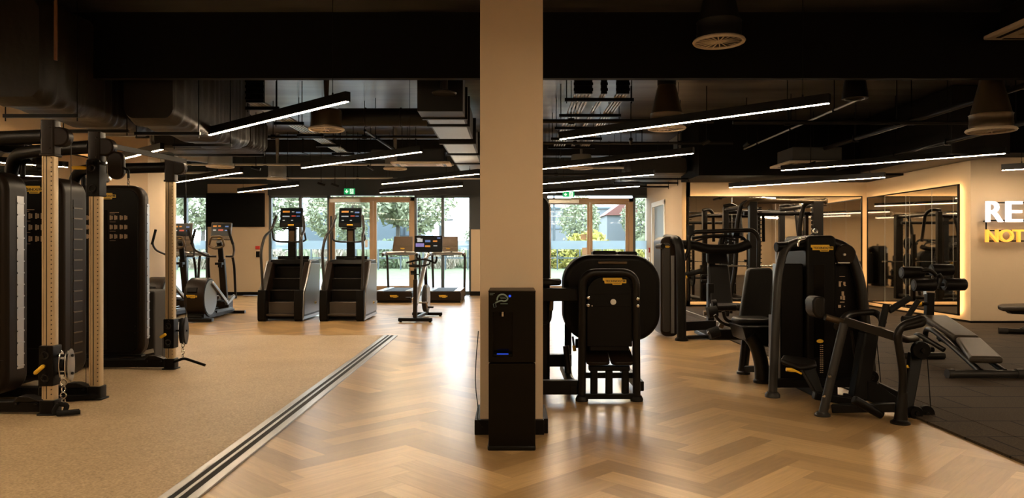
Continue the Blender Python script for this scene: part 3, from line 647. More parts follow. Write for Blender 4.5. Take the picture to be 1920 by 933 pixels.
# swirl diffusers on ducts
def diffuser(label, X, Y, Z, rad, style, topz=4.24, arm=None):
    t = thing('ceiling_diffuser', label, 'air diffuser', (X, Y, Z)); b = MB()
    if style == 'cone': b.lathe([(rad * .84, .03), (rad * .86, .10), (rad * .84, .11), (rad * .84, .22), (rad * .86, .23), (rad * .80, .24), (rad * .5, .62), (rad * .48, .64), (rad * .48, topz - Z)]); m = brass if Z < 3.5 else ductblk
    elif style == 'low': b.lathe([(rad * .84, .03), (rad * .86, .09), (rad * .84, .10), (rad * .84, .2), (rad * .86, .21), (rad * .80, .22), (rad * .48, .60), (rad * .46, .62), (rad * .46, topz - Z)]); m = brass
    else: b.lathe([(rad * .86, .02), (rad * .88, .06), (rad * .84, .07), (rad * .84, .30 if rad > .2 else .2), (rad * .80, .32 if rad > .2 else .22), (rad * .1, .33 if rad > .2 else .23), (.05, topz - Z)]); m = brass if style == 'drum' else foil
    if style in ('cone', 'low'):
        b.m = 1; b.lathe([(rad * .485, .66), (rad * .485, topz - Z)]); b.build('duct_neck', [m, ductblk], t)
    else: b.build('plenum_drum', m, t)
    c = MB(); c.ring((0, 0, .012), rad * .93, rad * .07, seg=36, rs=6)
    for k in range(20):
        a = 2 * math.pi * k / 20
        c.M = Matrix.Rotation(a, 4, 'Z'); c.cbox((rad * .53, 0, .012), (rad * .78, rad * .05, .006), (15, 0, 0))
    c.M = Matrix(); c.lathe([(.01, -.004), (rad * .16, 0), (rad * .16, .02), (.01, .024)]); c.build('swirl_grille', cream, t)
    k = MB(); k.lathe([(.01, .028), (rad * .84, .028), (rad * .84, .036), (.01, .036)]); k.build('back_plate', ductblk, t)
    if arm:
        a = MB(); pts = fil([Vector(p) for p in arm], .25, 6); rr = [rad * .38 * (1 + .06 * (i % 2)) for i in range(len(pts))]; a.tube(pts, rr, 14); a.build('flexible_duct', foil, t, world=True)
    return t
diffuser('round swirl diffuser high at the top, nearest one right of the pillar', *[(W(1348, 80, 8.37))[i] for i in range(3)], .29, 'cone')
diffuser('bronze cone diffuser hanging low above the lit sign at right', W(1858, 246, 9.44).x, 9.44, W(1858, 246, 9.44).z, .29, 'low')
diffuser('swirl diffuser partly hidden by the nearest light bar right of the pillar', W(1250, 242, 11.3).x, 11.3, W(1250, 242, 11.3).z, .29, 'cone')
diffuser('bronze drum diffuser behind the first light bar left of the pillar', W(612, 244, 11.95).x, 11.95, W(612, 244, 11.95).z, .29, 'drum')
diffuser('far diffuser on its round drum just right of the pillar', W(1090, 316, 17.4).x, 17.4, W(1090, 316, 17.4).z, .28, 'foil')
diffuser('diffuser with silver flexible duct before the air cassette', W(741, 317, 17.6).x, 17.6, W(741, 317, 17.6).z, .28, 'foil', arm=[W(735, 300, 17.6), W(728, 290, 17.9), W(700, 288, 18.3)])
diffuser('far diffuser drum above the stair climbers', W(520, 336, 18.3).x, 18.3, W(520, 336, 18.3).z, .26, 'foil')
diffuser('diffuser drum with silver flexible duct above the ellipticals', W(413, 313, 15.2).x, 15.2, W(413, 313, 15.2).z, .28, 'foil', arm=[W(408, 300, 15.2), W(395, 296, 15.2), W(345, 290, 15.0), W(300, 297, 14.8)])
diffuser('small dark drum diffuser under the inner wrapped duct', W(465, 273, 13.2).x, 13.2, W(465, 273, 13.2).z, .14, 'drum')
# cable trays
def tray(label, x0, bundles, y0, y1, z, drop=True):
    t = thing('cable_tray', label, 'cable tray', (x0, y0, z))
    for a, b_ in bundles:
        q = MB(); n = max(2, int((b_ - a) / .045))
        for i in range(n): x = a + (b_ - a) * (i + .5) / n; q.box((x - .013, y0, z), (x + .013, y1, z + .03))
        q.build('tray_channel', conduit, t, world=True, smooth=False)
        q = MB(); q.box((a, y0 - .06, z), (b_, y0, min(z + .65, 4.2)))
        for i in range(5): q.box((a - .01, y0 - .075, z + .04 + i * .085), (b_ + .01, y0 - .06, z + .08 + i * .085))
        q.build('tray_drop', black, t, world=True, smooth=False)
    xa = min(b[0] for b in bundles) - .12; xb = max(b[1] for b in bundles) + .12; y = y0 + .25
    while y < y1:
        q = MB(); q.box((xa, y, z - .05), (xb, y + .05, z)); 
        for x in (xa + .03, xb - .03): q.cyl((x, y + .025, z - .08), (x, y + .025, 4.24), .008, seg=6)
        q.build('tray_bracket', black, t, world=True, smooth=False); y += 1.35
tray('triple cable tray running away along the ceiling right of the pillar', 1.2, ((.93, 1.2), (1.33, 1.42), (1.56, 1.75)), 11.2, 16.9, 3.72)
tray('single cable tray on the ceiling left of the pillar behind the first light bar', -3.75, ((-3.9, -3.64),), 11.0, 18.5, 3.55)
# ducts and pipes
def duct(name, label, mesh_fn, m, cat='air duct', loc=(0, 0, 3.3)):
    b = MB(); mesh_fn(b); return b.build(name, m, None, bevel=.01, cat=cat, label=label)
def silverduct(label, x0, x1, segs, z0, z1):
    t = thing('rectangular_duct', label, 'air duct', ((x0 + x1) / 2, segs[0][0], z0))
    for a, b_ in segs:
        q = MB(); q.box((x0, a, z0), (x1, b_, z1)); sc_ = q.build('duct_section', ductblk, t, world=True, bevel=.01); q = MB(); q.box((x0 + .03, a + .03, z0 - .006), (x1 - .03, b_ - .05, z0)); q.build('foil_panel', foil, sc_, world=True, smooth=False, label='pale foil underside panel')
    q = MB()
    for a, b_ in segs: q.box((x0 - .03, a - .07, z0 - .02), (x1 + .03, a, z1 + .02))
    q.build('flange', ductblk, t, world=True, smooth=False)
silverduct('galvanised rectangular duct with dark flanges running away just left of the pillar', -1.2, -.64, ((10.3, 10.75), (10.9, 12.2), (12.7, 14.0), (14.2, 15.6), (15.7, 17.2)), 3.2, 3.6)
duct('duct_riser', 'large black square duct box hanging from the beam left of the pillar', lambda b: b.box((-1.24, 9.75, 3.2), (-.64, 10.2, 4.2)), ductblk)
b = MB(); b.lathe([(.15, 0), (.16, .02), (.05, .06), (.04, .5)], (W(833, 177, 9.6)).to_tuple()[:3]); b.build('ceiling_speaker', greyp, cat='speaker', label='small round pale faced speaker hanging before the black duct box')
duct('round_duct', 'black round duct running sideways behind the first bronze diffuser', lambda b: (b.cyl((-2.95, 12.7, 3.64), (-1.3, 12.7, 3.64), .155), [b.cyl((x, 12.7, 3.64), (x + .03, 12.7, 3.64), .168) for x in (-2.5, -1.9)]), ductblk)
duct('cross_duct', 'long black rectangular duct crossing the ceiling left of the pillar', lambda b: (b.box((-9.5, 18.5, 3.80), (-.1, 18.9, 4.12)), [b.box((x, 18.48, 3.78), (x + .03, 18.92, 4.14)) for x in (-6.6, -5.2, -3.8, -2.4, -1.0)]), ductblk)
duct('cross_duct', 'long black rectangular duct crossing the ceiling right of the pillar', lambda b: (b.box((.0, 18.5, 3.72), (4.0, 18.9, 4.05)), [b.box((x, 18.48, 3.70), (x + .03, 18.92, 4.07)) for x in (1.2, 2.4, 3.6)]), ductblk)
duct('boxed_duct', 'black duct with a square end above the corner mirrors at right', lambda b: (b.box((7.6, 12.9, 3.06), (8.56, 16.3, 4.2)), b.box((7.57, 12.86, 3.04), (8.58, 12.92, 4.22))), ductblk)
def pipe(label, a, b_, r, m=ductblk, hang=1.6):
    t = thing('ceiling_pipe', label, 'pipe', a); q = MB(); q.cyl(a, b_, r, seg=12); q.build('pipe_run', m, t, world=True)
    a = Vector(a); b_ = Vector(b_); L = (b_ - a).length; n = max(1, int(L / hang)); q = MB()
    for i in range(n):
        p = a + (b_ - a) * ((i + .5) / n); q.cyl(p + Vector((0, 0, -r - .02)), (p.x, p.y, 4.24), .007, seg=6); q.cbox(p, (r * 2.6 + .01, .03, r * 2.6 + .01))
    q.build('pipe_hanger', black, t, world=True)
pipe('thick black pipe running away overhead at far right', (6.27, 8.9, 3.40), (6.2, 16.3, 3.40), .04)
pipe('second black pipe running away overhead at far right beside the bronze diffuser', (7.1, 9.7, 3.15), (7.1, 16.3, 3.15), .035)
pipe('slim steel pipe running away overhead above the weight tower', (5.1, 10.9, 3.6), (5.1, 16.4, 3.6), .018, conduit)
pipe('black pipe crossing the ceiling right of the pillar beneath the cable tray', (.2, 12.6, 3.56), (3.4, 12.6, 3.56), .035)
pipe('black pipe crossing the ceiling far right above the long light bar', (3.4, 11.5, 3.35), (13.5, 11.5, 3.35), .03)
pipe('thin black pipe crossing the ceiling behind the second light bar right', (.2, 14.2, 3.42), (4.2, 14.2, 3.42), .025)
pipe('pale conduit crossing above the stair climbers in front of the window header', (-8.0, 18.15, 3.13), (-2.9, 18.15, 3.13), .022, conduit)
pipe('pale conduit crossing the ceiling just behind the long black duct', (-8.0, 16.6, 3.28), (-1.3, 16.6, 3.28), .025, conduit)
pipe('pale conduit crossing above the exit doors left of the pillar', (-3.0, 18.2, 3.12), (-.2, 18.2, 3.12), .020, conduit)
pipe('black pipe crossing the ceiling in front of the long black duct left of the pillar', (-7.2, 14.3, 3.55), (-.2, 14.3, 3.55), .03)
pipe('pale pipe crossing the ceiling above the ellipticals', (-9.5, 17.2, 3.16), (-6.2, 17.2, 3.16), .03, conduit)
pipe('black pipe running away overhead above the stair climbers', (-2.6, 13.2, 3.5), (-2.4, 18.2, 3.5), .025)
pipe('pale pipe crossing the ceiling behind the right cross duct', (.1, 17.4, 3.30), (4.0, 17.4, 3.30), .03, conduit)
pipe('black pipe crossing the ceiling in front of the second glass doors', (.1, 18.2, 3.22), (4.0, 18.2, 3.22), .03)
soft_duct('insulated_duct', 'silver grey wrapped duct sagging over the side wall by the second glass doors', 2.6, 4.05, 16.9, 19.8, 3.12, 3.5, 9)
# track spotlights hanging under the pipes: small adjustable cylinders
for i, (px, py, Y, lb) in enumerate(((480, 313, 15.5, 'above the left stair climber'), (602, 343, 18, 'left one of two just left of the exit sign'), (628, 345, 18, 'right one of two, nearest the exit sign'), (695, 312, 16.5, 'left of the beige air cassette'),
    (1183, 262, 13, 'just below the nearest light bar right of the pillar'), (1400, 268, 14, 'left of the galvanised cassette'), (1325, 263, 13, 'right of the pillar, above the chest press machine'), (1520, 305, 14, 'under the galvanised cassette'))):
    p = W(px, py, Y); t = thing('track_spotlight', 'small black ceiling spotlight ' + lb, 'spotlight', p, 20 * i, 'small spotlights under the ceiling pipes')
    b = MB(); b.tube([(-.09, 0, .0), (.09, 0, -.05)], .032); b.build('lamp_body', black, t); b = MB(); b.cyl((0, 0, 0), (0, 0, 4.24 - p.z), .008, seg=6); b.build('stem', black, t)
# air cassettes
def cassette(label, x0, x1, y0, y1, z, body):
    t = thing('air_cassette', label, 'air conditioner', ((x0 + x1) / 2, (y0 + y1) / 2, z))
    b = MB(); b.hull([(x0, y0, z), (x1, y0, z), (x1, y1, z), (x0, y1, z)], (0, 0, .05)); p = b.build('fascia', cream, t, world=True, bevel=.015)
    b = MB(); w_ = x1 - x0; d = y1 - y0
    for a, c in (((.08, .12), (.13, .88)), ((.87, .12), (.92, .88)), ((.18, .06), (.82, .11)), ((.18, .89), (.82, .94))): b.box((x0 + w_ * a[0], y0 + d * a[1], z - .004), (x0 + w_ * c[0], y0 + d * c[1], z + .001))
    b.build('air_slot', black, p, world=True, smooth=False)
    b = MB(); b.box((x0 + w_ * .25, y0 + d * .25, z - .003), (x0 + w_ * .75, y0 + d * .75, z + .001)); b.build('return_grille', doorwood, p, world=True, smooth=False)
    b = MB(); b.box((x0 + .12, y0 + .12, z + .05), (x1 - .12, y1 - .12, z + .33)); b.build('casing', body, t, world=True, bevel=.01)
    b = MB()
    for x in (x0 + .2, x1 - .2): b.cyl((x, (y0 + y1) / 2, z + .3), (x, (y0 + y1) / 2, 4.24), .008, seg=6)
    b.build('hanger', black, t, world=True)
cassette('beige ceiling air conditioning cassette just left of the pillar', -2.45, -1.25, 15.0, 15.55, 3.12, ductblk)
cassette('air conditioning cassette with galvanised casing right, above the weight tower', 5.45, 6.67, 14.7, 15.8, 3.10, foildk)
cassette('pale panel corner at the top right edge of the picture', 5.55, 6.6, 7.9, 8.8, 3.86, ductblk)
# pendant speaker
p = W(1603, 185, 9.6); t = thing('pendant_speaker', 'black pendant speaker hanging on a chain from the ceiling at right', 'speaker', p)
b = MB(); b.lathe([(.04, .40), (.09, .37), (.13, .22), (.155, .06), (.16, .0), (.12, -.005), (.11, .02), (.02, .02)][::-1]); b.build('speaker_body', greyp if False else shroud, t)
b = MB()
for i in range(9): b.ring((0, 0, .43 + i * .045), .014, .004, 'x' if i % 2 else 'y', 10, 5)
b.cyl((0, 0, .80), (0, 0, 4.24 - p.z), .004, seg=6); b.build('chain', steel, t)

# ================================================================== EQUIPMENT
def V(*a): return Vector(a)
# ---------------------------------------------------------------- cable machines (left)
def cable_machine(label, cx, cy, tx0, tx1, ty0, ty1, ztop, carriage, face, side_m, rib_m, pipe_x, arm_z=2.40):
    t = thing('cable_machine', label, 'gym machine', (cx, cy, 0)); T = Matrix.Translation((cx, cy, 0))
    # tower
    b = MB(); b.prism(rrect(tx0, tx1, .10, ztop, .17, 8), 'y', ty0 + .02, ty1); tw = b.build('weight_tower', side_m, t, bevel=.05, seg=4, world=True)
    b = MB(); b.prism(rrect(tx0 + .05, tx1 - .055, .16, ztop - .055, .13, 8), 'y', ty0, ty0 + .03); fp = b.build('front_panel', shroud, tw, bevel=.006, world=True)
    # ribbed vents down the outer side
    ym = ty0 + .08 + (ty1 - ty0 - .08) * .5; hw = min(.075, (ty1 - ty0) * .24) * (.62 if rib_m is silver else 1)
    b = MB(); b.box((tx1 - .02, ym - hw, .32), (tx1 + .004, ym + hw, ztop - .22)); b.m = 1 if rib_m is not silver else 0
    z = .34
    while z < ztop - .24: b.box((tx1 - .01, ym - hw, z), (tx1 + .011, ym + hw, z + .012)); z += .105
    b.build('side_vent', [rib_m, brass], tw, world=True, smooth=False)
    b = MB(); b.beam((tx0 + .1, ty0 - .001, .42), (tx1 - .01, ty0 - .001, .42), .004, .006)
    for z in (.40, .48): b.cyl((tx1 - .09, ty0 - .006, z), (tx1 - .09, ty0 + .01, z), .009, seg=10)
    b.build('panel_bolt', steel if False else graphite, tw, world=True)
    if face:
        xm = (tx0 + tx1) / 2 + .02
        b = badge(fp, xm + .04 if face == 'mid' else -4.72, ztop - .135, .25, ty0 - .001, world=True)
        b = MB(); b.box((xm - .07, ty0 - .004, .2), (xm + .06, ty0 + .002, ztop - .3)); b.build('stack_window', gloss, fp, world=True, smooth=False)
        b = MB()
        for sx in ((xm + .09, 1), (xm - .31, 1)):
            for r_ in range(3):
                for c in range(4):
                    x = sx[0] + c * .054 + (.012 if c > 1 else 0); z = ztop - .42 - r_ * .118 * .95
                    b.box((x, ty0 - .004, z), (x + .018, ty0 - .001, z + .055)); b.box((x + .022, ty0 - .004, z + .006), (x + .036, ty0 - .001, z + .05))
                b.box((sx[0], ty0 - .004, ztop - .445 - r_ * .112), (sx[0] + .07, ty0 - .001, ztop - .441 - r_ * .112))
            b.box((sx[0], ty0 - .004, ztop - .335), (sx[0] + .11, ty0 - .001, ztop - .328)); b.box((sx[0], ty0 - .004, ztop - .35), (sx[0] + .06, ty0 - .001, ztop - .345))
        b.build('exercise_chart', icon, fp, world=True, smooth=False)
        b = MB()
        for i in range(15): b.box((xm - .045, ty0 - .006, .42 + i * .04), (xm - .02, ty0 - .003, .43 + i * .04))
        b.build('weight_scale', icon, fp, world=True, smooth=False)
        b = MB(); b.cyl((xm - .03, ty0 - .03, .66), (xm - .03, ty0, .66), .018); b.build('selector_pin', yellow, fp, world=True)
    # column: champagne extrusion with holes
    b = MB(); prof = rrect(-.045, .045, -.045, .045, .018, 3); b.prism(prof, 'z', .12, 2.40)
    for x in (-.046, .016): b.box((x, -.049, .14), (x + .012, -.044, 2.38))
    c = b.build('column', champagne, t)
    b = MB()
    for i in range(56): b.cyl((.034, -.051, .18 + i * .039), (.034, -.044, .18 + i * .039), .005, seg=6)
    b.box((-.012, -.0475, .14), (-.004, -.044, 2.38)); b.build('hole_row', ink, c, smooth=False)
    b = MB(); b.prism(rrect(-.058, .058, -.058, .058, .02, 3), 'z', 2.20, 2.49); b.prism(rrect(-.066, .066, -.066, .066, .02, 3), 'z', 2.185, 2.205)
    for z in (2.25, 2.43): b.cyl((.03, -.064, z), (.03, -.05, z), .010, seg=10)
    cap = b.build('column_cap', shroud2, t, bevel=.004)
    b = MB(); b.prism([(.03, 2.27), (.03, 2.43), (.10, 2.43)] + [(.10 + .075 * math.sin(a), 2.35 + .08 * math.cos(a)) for a in [math.pi * k / 10 for k in range(1, 10)]] + [(.10, 2.27)], 'y', -.045, .045); b.build('pulley_housing', shroud2, cap, bevel=.012)
    b = MB(); b.prism(rrect(-.062, .062, -.062, .062, .015, 3), 'z', 0, .13); b.prism(rrect(-.08, .08, -.08, .08, .02, 3), 'z', 0, .02); b.build('column_foot', black, t, bevel=.004)
    # top pipe from the tower to the column, base beam, brace
    yy = (ty0 + ty1) / 2; zt = arm_z - .045
    b = MB(); b.tube(fil([(pipe_x, yy, ztop - .3), (pipe_x, yy, zt), (pipe_x + .45, yy - (yy - cy) * .5, zt), (cx - .04, cy, zt)], .26, 9), .062, 16); b.build('top_pipe', black, t, world=True)
    b = MB(); b.tube(fil([(pipe_x + .12, yy, ztop - .3), (pipe_x + .12, yy, ztop + .16), (pipe_x + .2, yy, ztop + .2)], .05, 4), .025); b.build('cable_guide', black, t, world=True)
    b = MB(); b.box((pipe_x + .28, yy - .06, zt - .15), (pipe_x + .42, yy + .04, zt - .02)); b.build('cable_box', black, t, world=True, bevel=.02)
    b = MB(); b.beam((tx0 + .1, cy + .04, .07), (cx - .05, cy + .02, .07), .10, .09); b.cbox((tx0 + .3, (ty0 + ty1) / 2, .06), (.10, ty1 - ty0 + .3, .10)); b.build('base_beam', black, t, world=True, bevel=.008)
    b = MB(); b.prism([(cx - .30, .11), (cx - .25, .16), (cx - .17, .16), (cx - .06, .12)], 'y', cy - .04, cy + .06)
    for x in (cx - .26, cx - .1): b.cyl((x, cy - .06, .10), (x, cy - .03, .10), .009, seg=10)
    b.build('base_bracket', graphite, t, world=True, bevel=.004)
    b = MB(); b.cyl((.172, 0, 2.33), (.172, 0, carriage), .003, seg=6); b.cyl((-.09, -.02, .16), (-.09, -.02, max(.2, carriage)), .003, seg=6); b.build('cable', graphite, t)
    # carriage with pulleys and yellow handle
    zc = carriage; b = MB(); b.prism(rrect(-.062, .058, zc - .17, zc + .17, .01, 3), 'y', -.066, .06)
    for z in (zc - .14, zc + .145): b.cyl((0, -.08, z), (0, -.06, z), .011, seg=10)
    cr = b.build('carriage', black, t, bevel=.005)
    b = MB(); b.ring((-.005, -.07, zc + .09), .028, .008, 'y'); b.ring((-.005, -.07, zc - .10), .028, .008, 'y'); b.cyl((-.03, -.08, zc + .08), (-.03, -.06, zc + .08), .02, seg=12); b.build('adjust_knob', graphite, cr)
    return t, cr
def grip_lever(cr, a, b_, r=.017):
    m = MB(); a = Vector(a); b_ = Vector(b_); m.tube([a, a.lerp(b_, .1), a.lerp(b_, .9), b_], [r * .6, r, r, r * .6], 12); m.build('yellow_lever', yellow, cr)
def pulley(cr, x, z, w, h, m=greyp):
    b = MB(); b.M = Matrix.Translation((x, 0, z)); b.prism(rrect(-w, w, -h, h, w * .98, 8), 'x' if False else 'y', -.02, .02); b.build('pulley_cover', m, cr, bevel=.01)
    return b
def disc(cr, x, y, z, rx, rz, th, m):    # oval cheek plate facing +x
    b = MB(); b.prism([(y + rx * math.cos(a), z + rz * math.sin(a)) for a in [2 * math.pi * k / 28 for k in range(28)]], 'x', x, x + th); b.build('pulley_plate', m, cr, bevel=.006)
def shackle(par, x, y, z0, z1):
    b = MB(); n = 4; dz = (z1 - z0) / n
    for i in range(n): b.ring((x, y, z0 + dz * (i + .5)), abs(dz) * .48, .005, 'x' if i % 2 else 'y', 12, 5)
    b.build('carabiner', steel, par)
m1, c1 = cable_machine('nearest cable machine, cut by the left edge of the picture', -3.91, 6.33, -5.30, -4.46, 6.56, 6.90, 2.10, .42, None, shroud2, silver, -5.28)
grip_lever(c1, (-.085, -.085, .36), (.0, -.09, .43)); 
for x in (.085, .135): disc(c1, x, .0, .42, .045, .125, .012, steel)
disc(c1, .165, .0, .42, .05, .14, .014, silver)
b = MB(); b.cyl((.06, 0, .50), (.19, 0, .50), .012); b.cyl((.06, 0, .35), (.19, 0, .35), .012); b.cyl((.105, 0, .42), (.13, 0, .42), .05); b.build('pulley_axle', black, c1)
shackle(c1, .125, -.03, .30, .09)
t = thing('strap_handle', 'black strap handle lying on the carpet at the foot of the nearest pale column', 'gym handle', (-3.78, 6.25, .007))
b = MB(); b.tube(fil([(-.02, .0, .10), (-.05, -.02, .03), (.02, .02, .02), (.03, .05, .08), (-.02, 0, .10)], .02, 3), .012, 8, ry=.02); b.build('strap', rubber, t)
b = MB(); b.cyl((-.02, -.03, .028), (.13, .05, .028), .02); b.cyl((.0, -.05, .026), (.15, .03, .026), .018); b.build('grip', rubber, t)
m2, c2 = cable_machine('middle cable machine with a yellow lever high on its pale column', -3.87, 6.96, -5.40, -4.43, 7.34, 7.80, 2.12, 2.06, 'left', shroud2, shroud2, -5.08)
grip_lever(c2, (-.20, -.06, 2.155), (-.06, -.06, 2.15))
disc(c2, .09, .05, 2.17, .05, .13, .012, steel)
b = MB(); b.prism(rrect(.11, .26, 2.05, 2.31, .07, 8), 'y', -.03, .03); b.build('pulley_cover', shroud2, c2, bevel=.02, seg=3)
b = MB(); b.tube(fil([(.25, -.02, 2.16), (.31, -.03, 2.13), (.31, -.03, 2.06)], .02, 3), .012); b.build('cable_end', black, c2); shackle(c2, .31, -.03, 2.07, 1.99)
b = MB(); b.beam((-.52, -.25, .04), (.04, -.03, .04), .07, .05); b.build('floor_bar', black, m2, bevel=.01)
m3, c3 = cable_machine('farthest cable machine, its exercise chart facing the viewer', -3.98, 8.72, -5.42, -4.42, 8.93, 9.12, 2.17, .42, 'mid', shroud2, silver, -5.30)
grip_lever(c3, (-.09, -.085, .38), (-.02, -.09, .42)); disc(c3, .11, 0, .45, .06, .15, .03, black); disc(c3, .16, 0, .45, .065, .16, .02, greyp)
b = MB(); b.cyl((.04, 0, .45), (.19, 0, .45), .012); b.build('pulley_axle', black, c3)
shackle(c3, .145, -.02, .30, .14)
b = MB(); b.tube(fil([W(313, 683, 8.72) - V(-3.98, 8.72, 0), W(345, 671, 8.6) - V(-3.98, 8.72, 0), W(384, 684, 8.5) - V(-3.98, 8.72, 0)], .05, 4), .016); b.build('lat_bar', black, m3, label='thin black bent bar')
b = MB(); b.hull([(-4.42, 8.9, .12), (-5.4, 8.9, .12), (-5.4, 9.0, .12), (-4.42, 9.0, .12)], (0, 0, .02)); b.build('tower_foot', black, m3, world=True)
# straight white-metal strut between the far cable machines' tops
b = MB(); b.beam((.05, .05, 2.38), (1.0 * 0 + .30, 1.2, 2.36), .03, .05); b.build('cross_strut', graphite, m2)
# soft box behind
t = thing('padded_box', 'grey fabric covered box standing behind the farthest cable machine', 'plyometric box', (-4.55, 9.55, .007))
b = MB(); b.prism(rrect(-.55, .10, .0, .87, .03, 3), 'y', -.25, .3); b.build('cover', clothm, t, bevel=.02, seg=3)
b = MB(); b.M = Matrix.Translation((.0, -.253, .11)) @ Matrix.Rotation(R(12), 4, 'Y').inverted(); b.box((-.06, 0, -.02), (.09, .004, .03)); b.build('tag', whitep, t, smooth=False)
b = MB(); b.box((-.05, -.254, .74), (-.02, -.25, .78)); b.build('small_tag', cream, t, smooth=False)

# ---------------------------------------------------------------- water cooler
t = thing('water_cooler', 'tall gloss black water dispenser standing against the foreground pillar', 'water cooler', (-.005, 5.35, 0)); Y = 5.19
b = MB(); b.prism(rrect(-.163, .163, .02, .610, .012, 3), 'y', Y, 5.62); b.build('lower_body', gloss, t, bevel=.006, world=True)
b = MB(); b.box((-.163, Y + .12, .616), (.163, 5.62, 1.10)); b.box((-.163, Y, .616), (-.135, Y + .12, 1.10)); b.box((.005, Y, .616), (.163, Y + .12, 1.10)); b.box((-.135, Y, .616), (.005, Y + .12, .655)); b.box((-.135, Y, .965), (.005, Y + .12, 1.10)); ub = b.build('upper_body', gloss, t, world=True, smooth=False)
b = MB(); b.box((-.170, Y - .005, 0), (.165, 5.62, .035)); b.build('plinth', black, t, bevel=.01, world=True)
b = MB(); b.box((-.165, Y + .01, 1.10), (.165, 5.62, 1.112)); b.build('top_cover', shroud2, t, bevel=.003, world=True)
b = MB(); b.box((-.13, Y + .01, .656), (0.0, Y + .12, .668)); b.build('drip_tray', greyp if False else black, ub, world=True, smooth=False)
b = MB(); b.box((-.105, Y + .006, .668), (-.025, Y + .01, .675)); b.cyl((-.015, Y - .003, 1.075), (-.015, Y + .002, 1.075), .009, seg=12); b.build('blue_light', water_blue, ub, world=True, smooth=False)
b = MB(); b.cyl((-.065, Y + .05, .965), (-.065, Y + .05, .93), .014); b.cyl((-.065, Y - .002, .950), (-.065, Y + .02, .950), .006, seg=12); b.build('tap', steel, ub, world=True)
b = MB(); pc = mat('printed_pale_green', (0.12, 0.17, 0.16), 0.5)
pts = [(-.105, 1.045), (-.10, 1.07), (-.085, 1.085), (-.06, 1.088), (-.04, 1.078), (-.028, 1.06), (-.035, 1.045), (-.055, 1.038), (-.075, 1.045), (-.095, 1.038), (-.115, 1.028)]
b.tube(fil([(x, Y - .001, z) for x, z in pts], .01, 2), .006, 6, ry=.0015)
b.tube([(-.13 , Y - .001, 1.02), (-.115, Y - .001, 1.028), (-.11, Y - .001, 1.0), (-.125, Y - .001, .995), (-.13, Y - .001, 1.02)], .004, 6, ry=.0015)
for z, a, c in ((1.066, -.085, -.045), (1.058, -.08, -.04), (1.092, -.155, -.12), (1.083, -.155, -.13), (1.02, -.08, -.03)): b.box((a, Y - .002, z), (c, Y, z + .003))
b.build('logo_print', pc, ub, world=True)
t2 = MB(); t2.tube(fil([W(897, 620, 5.75), W(892, 680, 5.74), W(891, 720, 5.73), W(897, 770, 5.66), W(894, 786, 5.62), W(905, 800, 5.6)], .1, 5), .004, 6); t2.build('power_cord', black, cat='cord', label='thin black cord hanging down the left side of the foreground pillar')

# ---------------------------------------------------------------- seated machine seen from behind, right of the pillar
t = thing('leg_curl_machine', 'black machine seen from behind right of the pillar, with big rounded shroud', 'gym machine', (.9, 6.9, 0)); Y = 6.9
b = MB(); b.tube(fil([(.645, Y, .0), (.650, Y, .9), (.650, Y, 1.185), (1.145, Y, 1.185), (1.145, Y, .9), (1.152, Y, 0)], .20, 9), .037, 16)
for x in (.645, 1.152): b.lathe([(.058, 0), (.06, .02), (.045, .05), (.037, .055)], (x, Y, 0))
b.build('rear_frame', graphite, t, world=True)
b = MB(); b.prism(rrect(.69, 1.11, .50, 1.15, .16, 8, (0, 0, 1, 1)), 'y', Y - .005, Y + .04); b.box((.72, Y + .0, .46), (1.08, Y + .04, .52)); bp = b.build('back_panel', shroud, t, world=True, bevel=.008)
b = MB(); b.box((.70, Y - .008, .87), (1.10, Y - .004, .99)); b.build('cover_strip', shroud, bp, world=True, bevel=.002)
b = MB()
for px, py in ((1103, 558), (1103, 572), (1196, 560), (1196, 573)): p = W(px, py, Y - .04); b.lathe([(.015, 0), (.014, -.010), (.004, -.013)], (p.x, Y - (.036 if px > 0 else 0), p.z), 14, 'y')
for px, py in ((1130, 513), (1172, 513), (1110, 573), (1189, 573)): p = W(px, py, Y); b.lathe([(.007, 0), (.006, -.006)], (p.x, Y - .005, p.z), 10, 'y')
b.build('bolt', steel, t, world=True)
b = MB(); p = W(1149.6, 565.5, Y); b.lathe([(.027, 0), (.026, -.012), (.02, -.015), (.005, -.015)], (p.x, Y - .006, p.z), 20, 'y'); b.build('axle_cap', whitep, t, world=True, label='pale round axle cap')
badge(bp, W(1152, 527, Y).x, W(1152, 527, Y).z, .215, Y - .006, world=True)
b = MB(); b.prism(rrect(.50, 1.435, .51, 1.345, .27, 12), 'y', 7.2, 7.55); sh = b.build('rear_shroud', shroud, t, world=True, bevel=.05, seg=4)
b = MB(); b.box((.83, 7.18, 1.255), (1.11, 7.24, 1.285)); b.build('carry_slot', cream if False else brass, sh, world=True, bevel=.008)
b = MB(); b.prism(rrect(.82, 1.06, 1.33, 1.385, .02, 4), 'y', 7.55, 7.75); b.prism(rrect(1.07, 1.27, 1.33, 1.378, .02, 4), 'y', 7.55, 7.75); b.build('head_pad', vinyl, t, world=True, bevel=.02)
b = MB(); b.beam((.615, 6.95, .12), (.05, 6.95, .12), .09, .13); b.beam((.60, 7.55, .28), (.05, 7.55, .28), .09, .12); b.beam((.62, 7.02, .975), (.05, 7.02, .975), .12, .12); b.beam((.57, 6.9, .10), (.57, 8.35, .10), .07, .09); b.beam((1.2, 6.98, .12), (1.22, 8.35, .10), .07, .09); b.beam((.62, Y, .045), (1.16, Y, .045), .06, .05); b.beam((.66, 7.0, .22), (1.15, 7.0, .22), .05, .05); b.tube(fil([(.57, 7.6, .0), (.57, 7.6, .65)], .1), .035)
b.build('base_frame', black, t, world=True, bevel=.008)
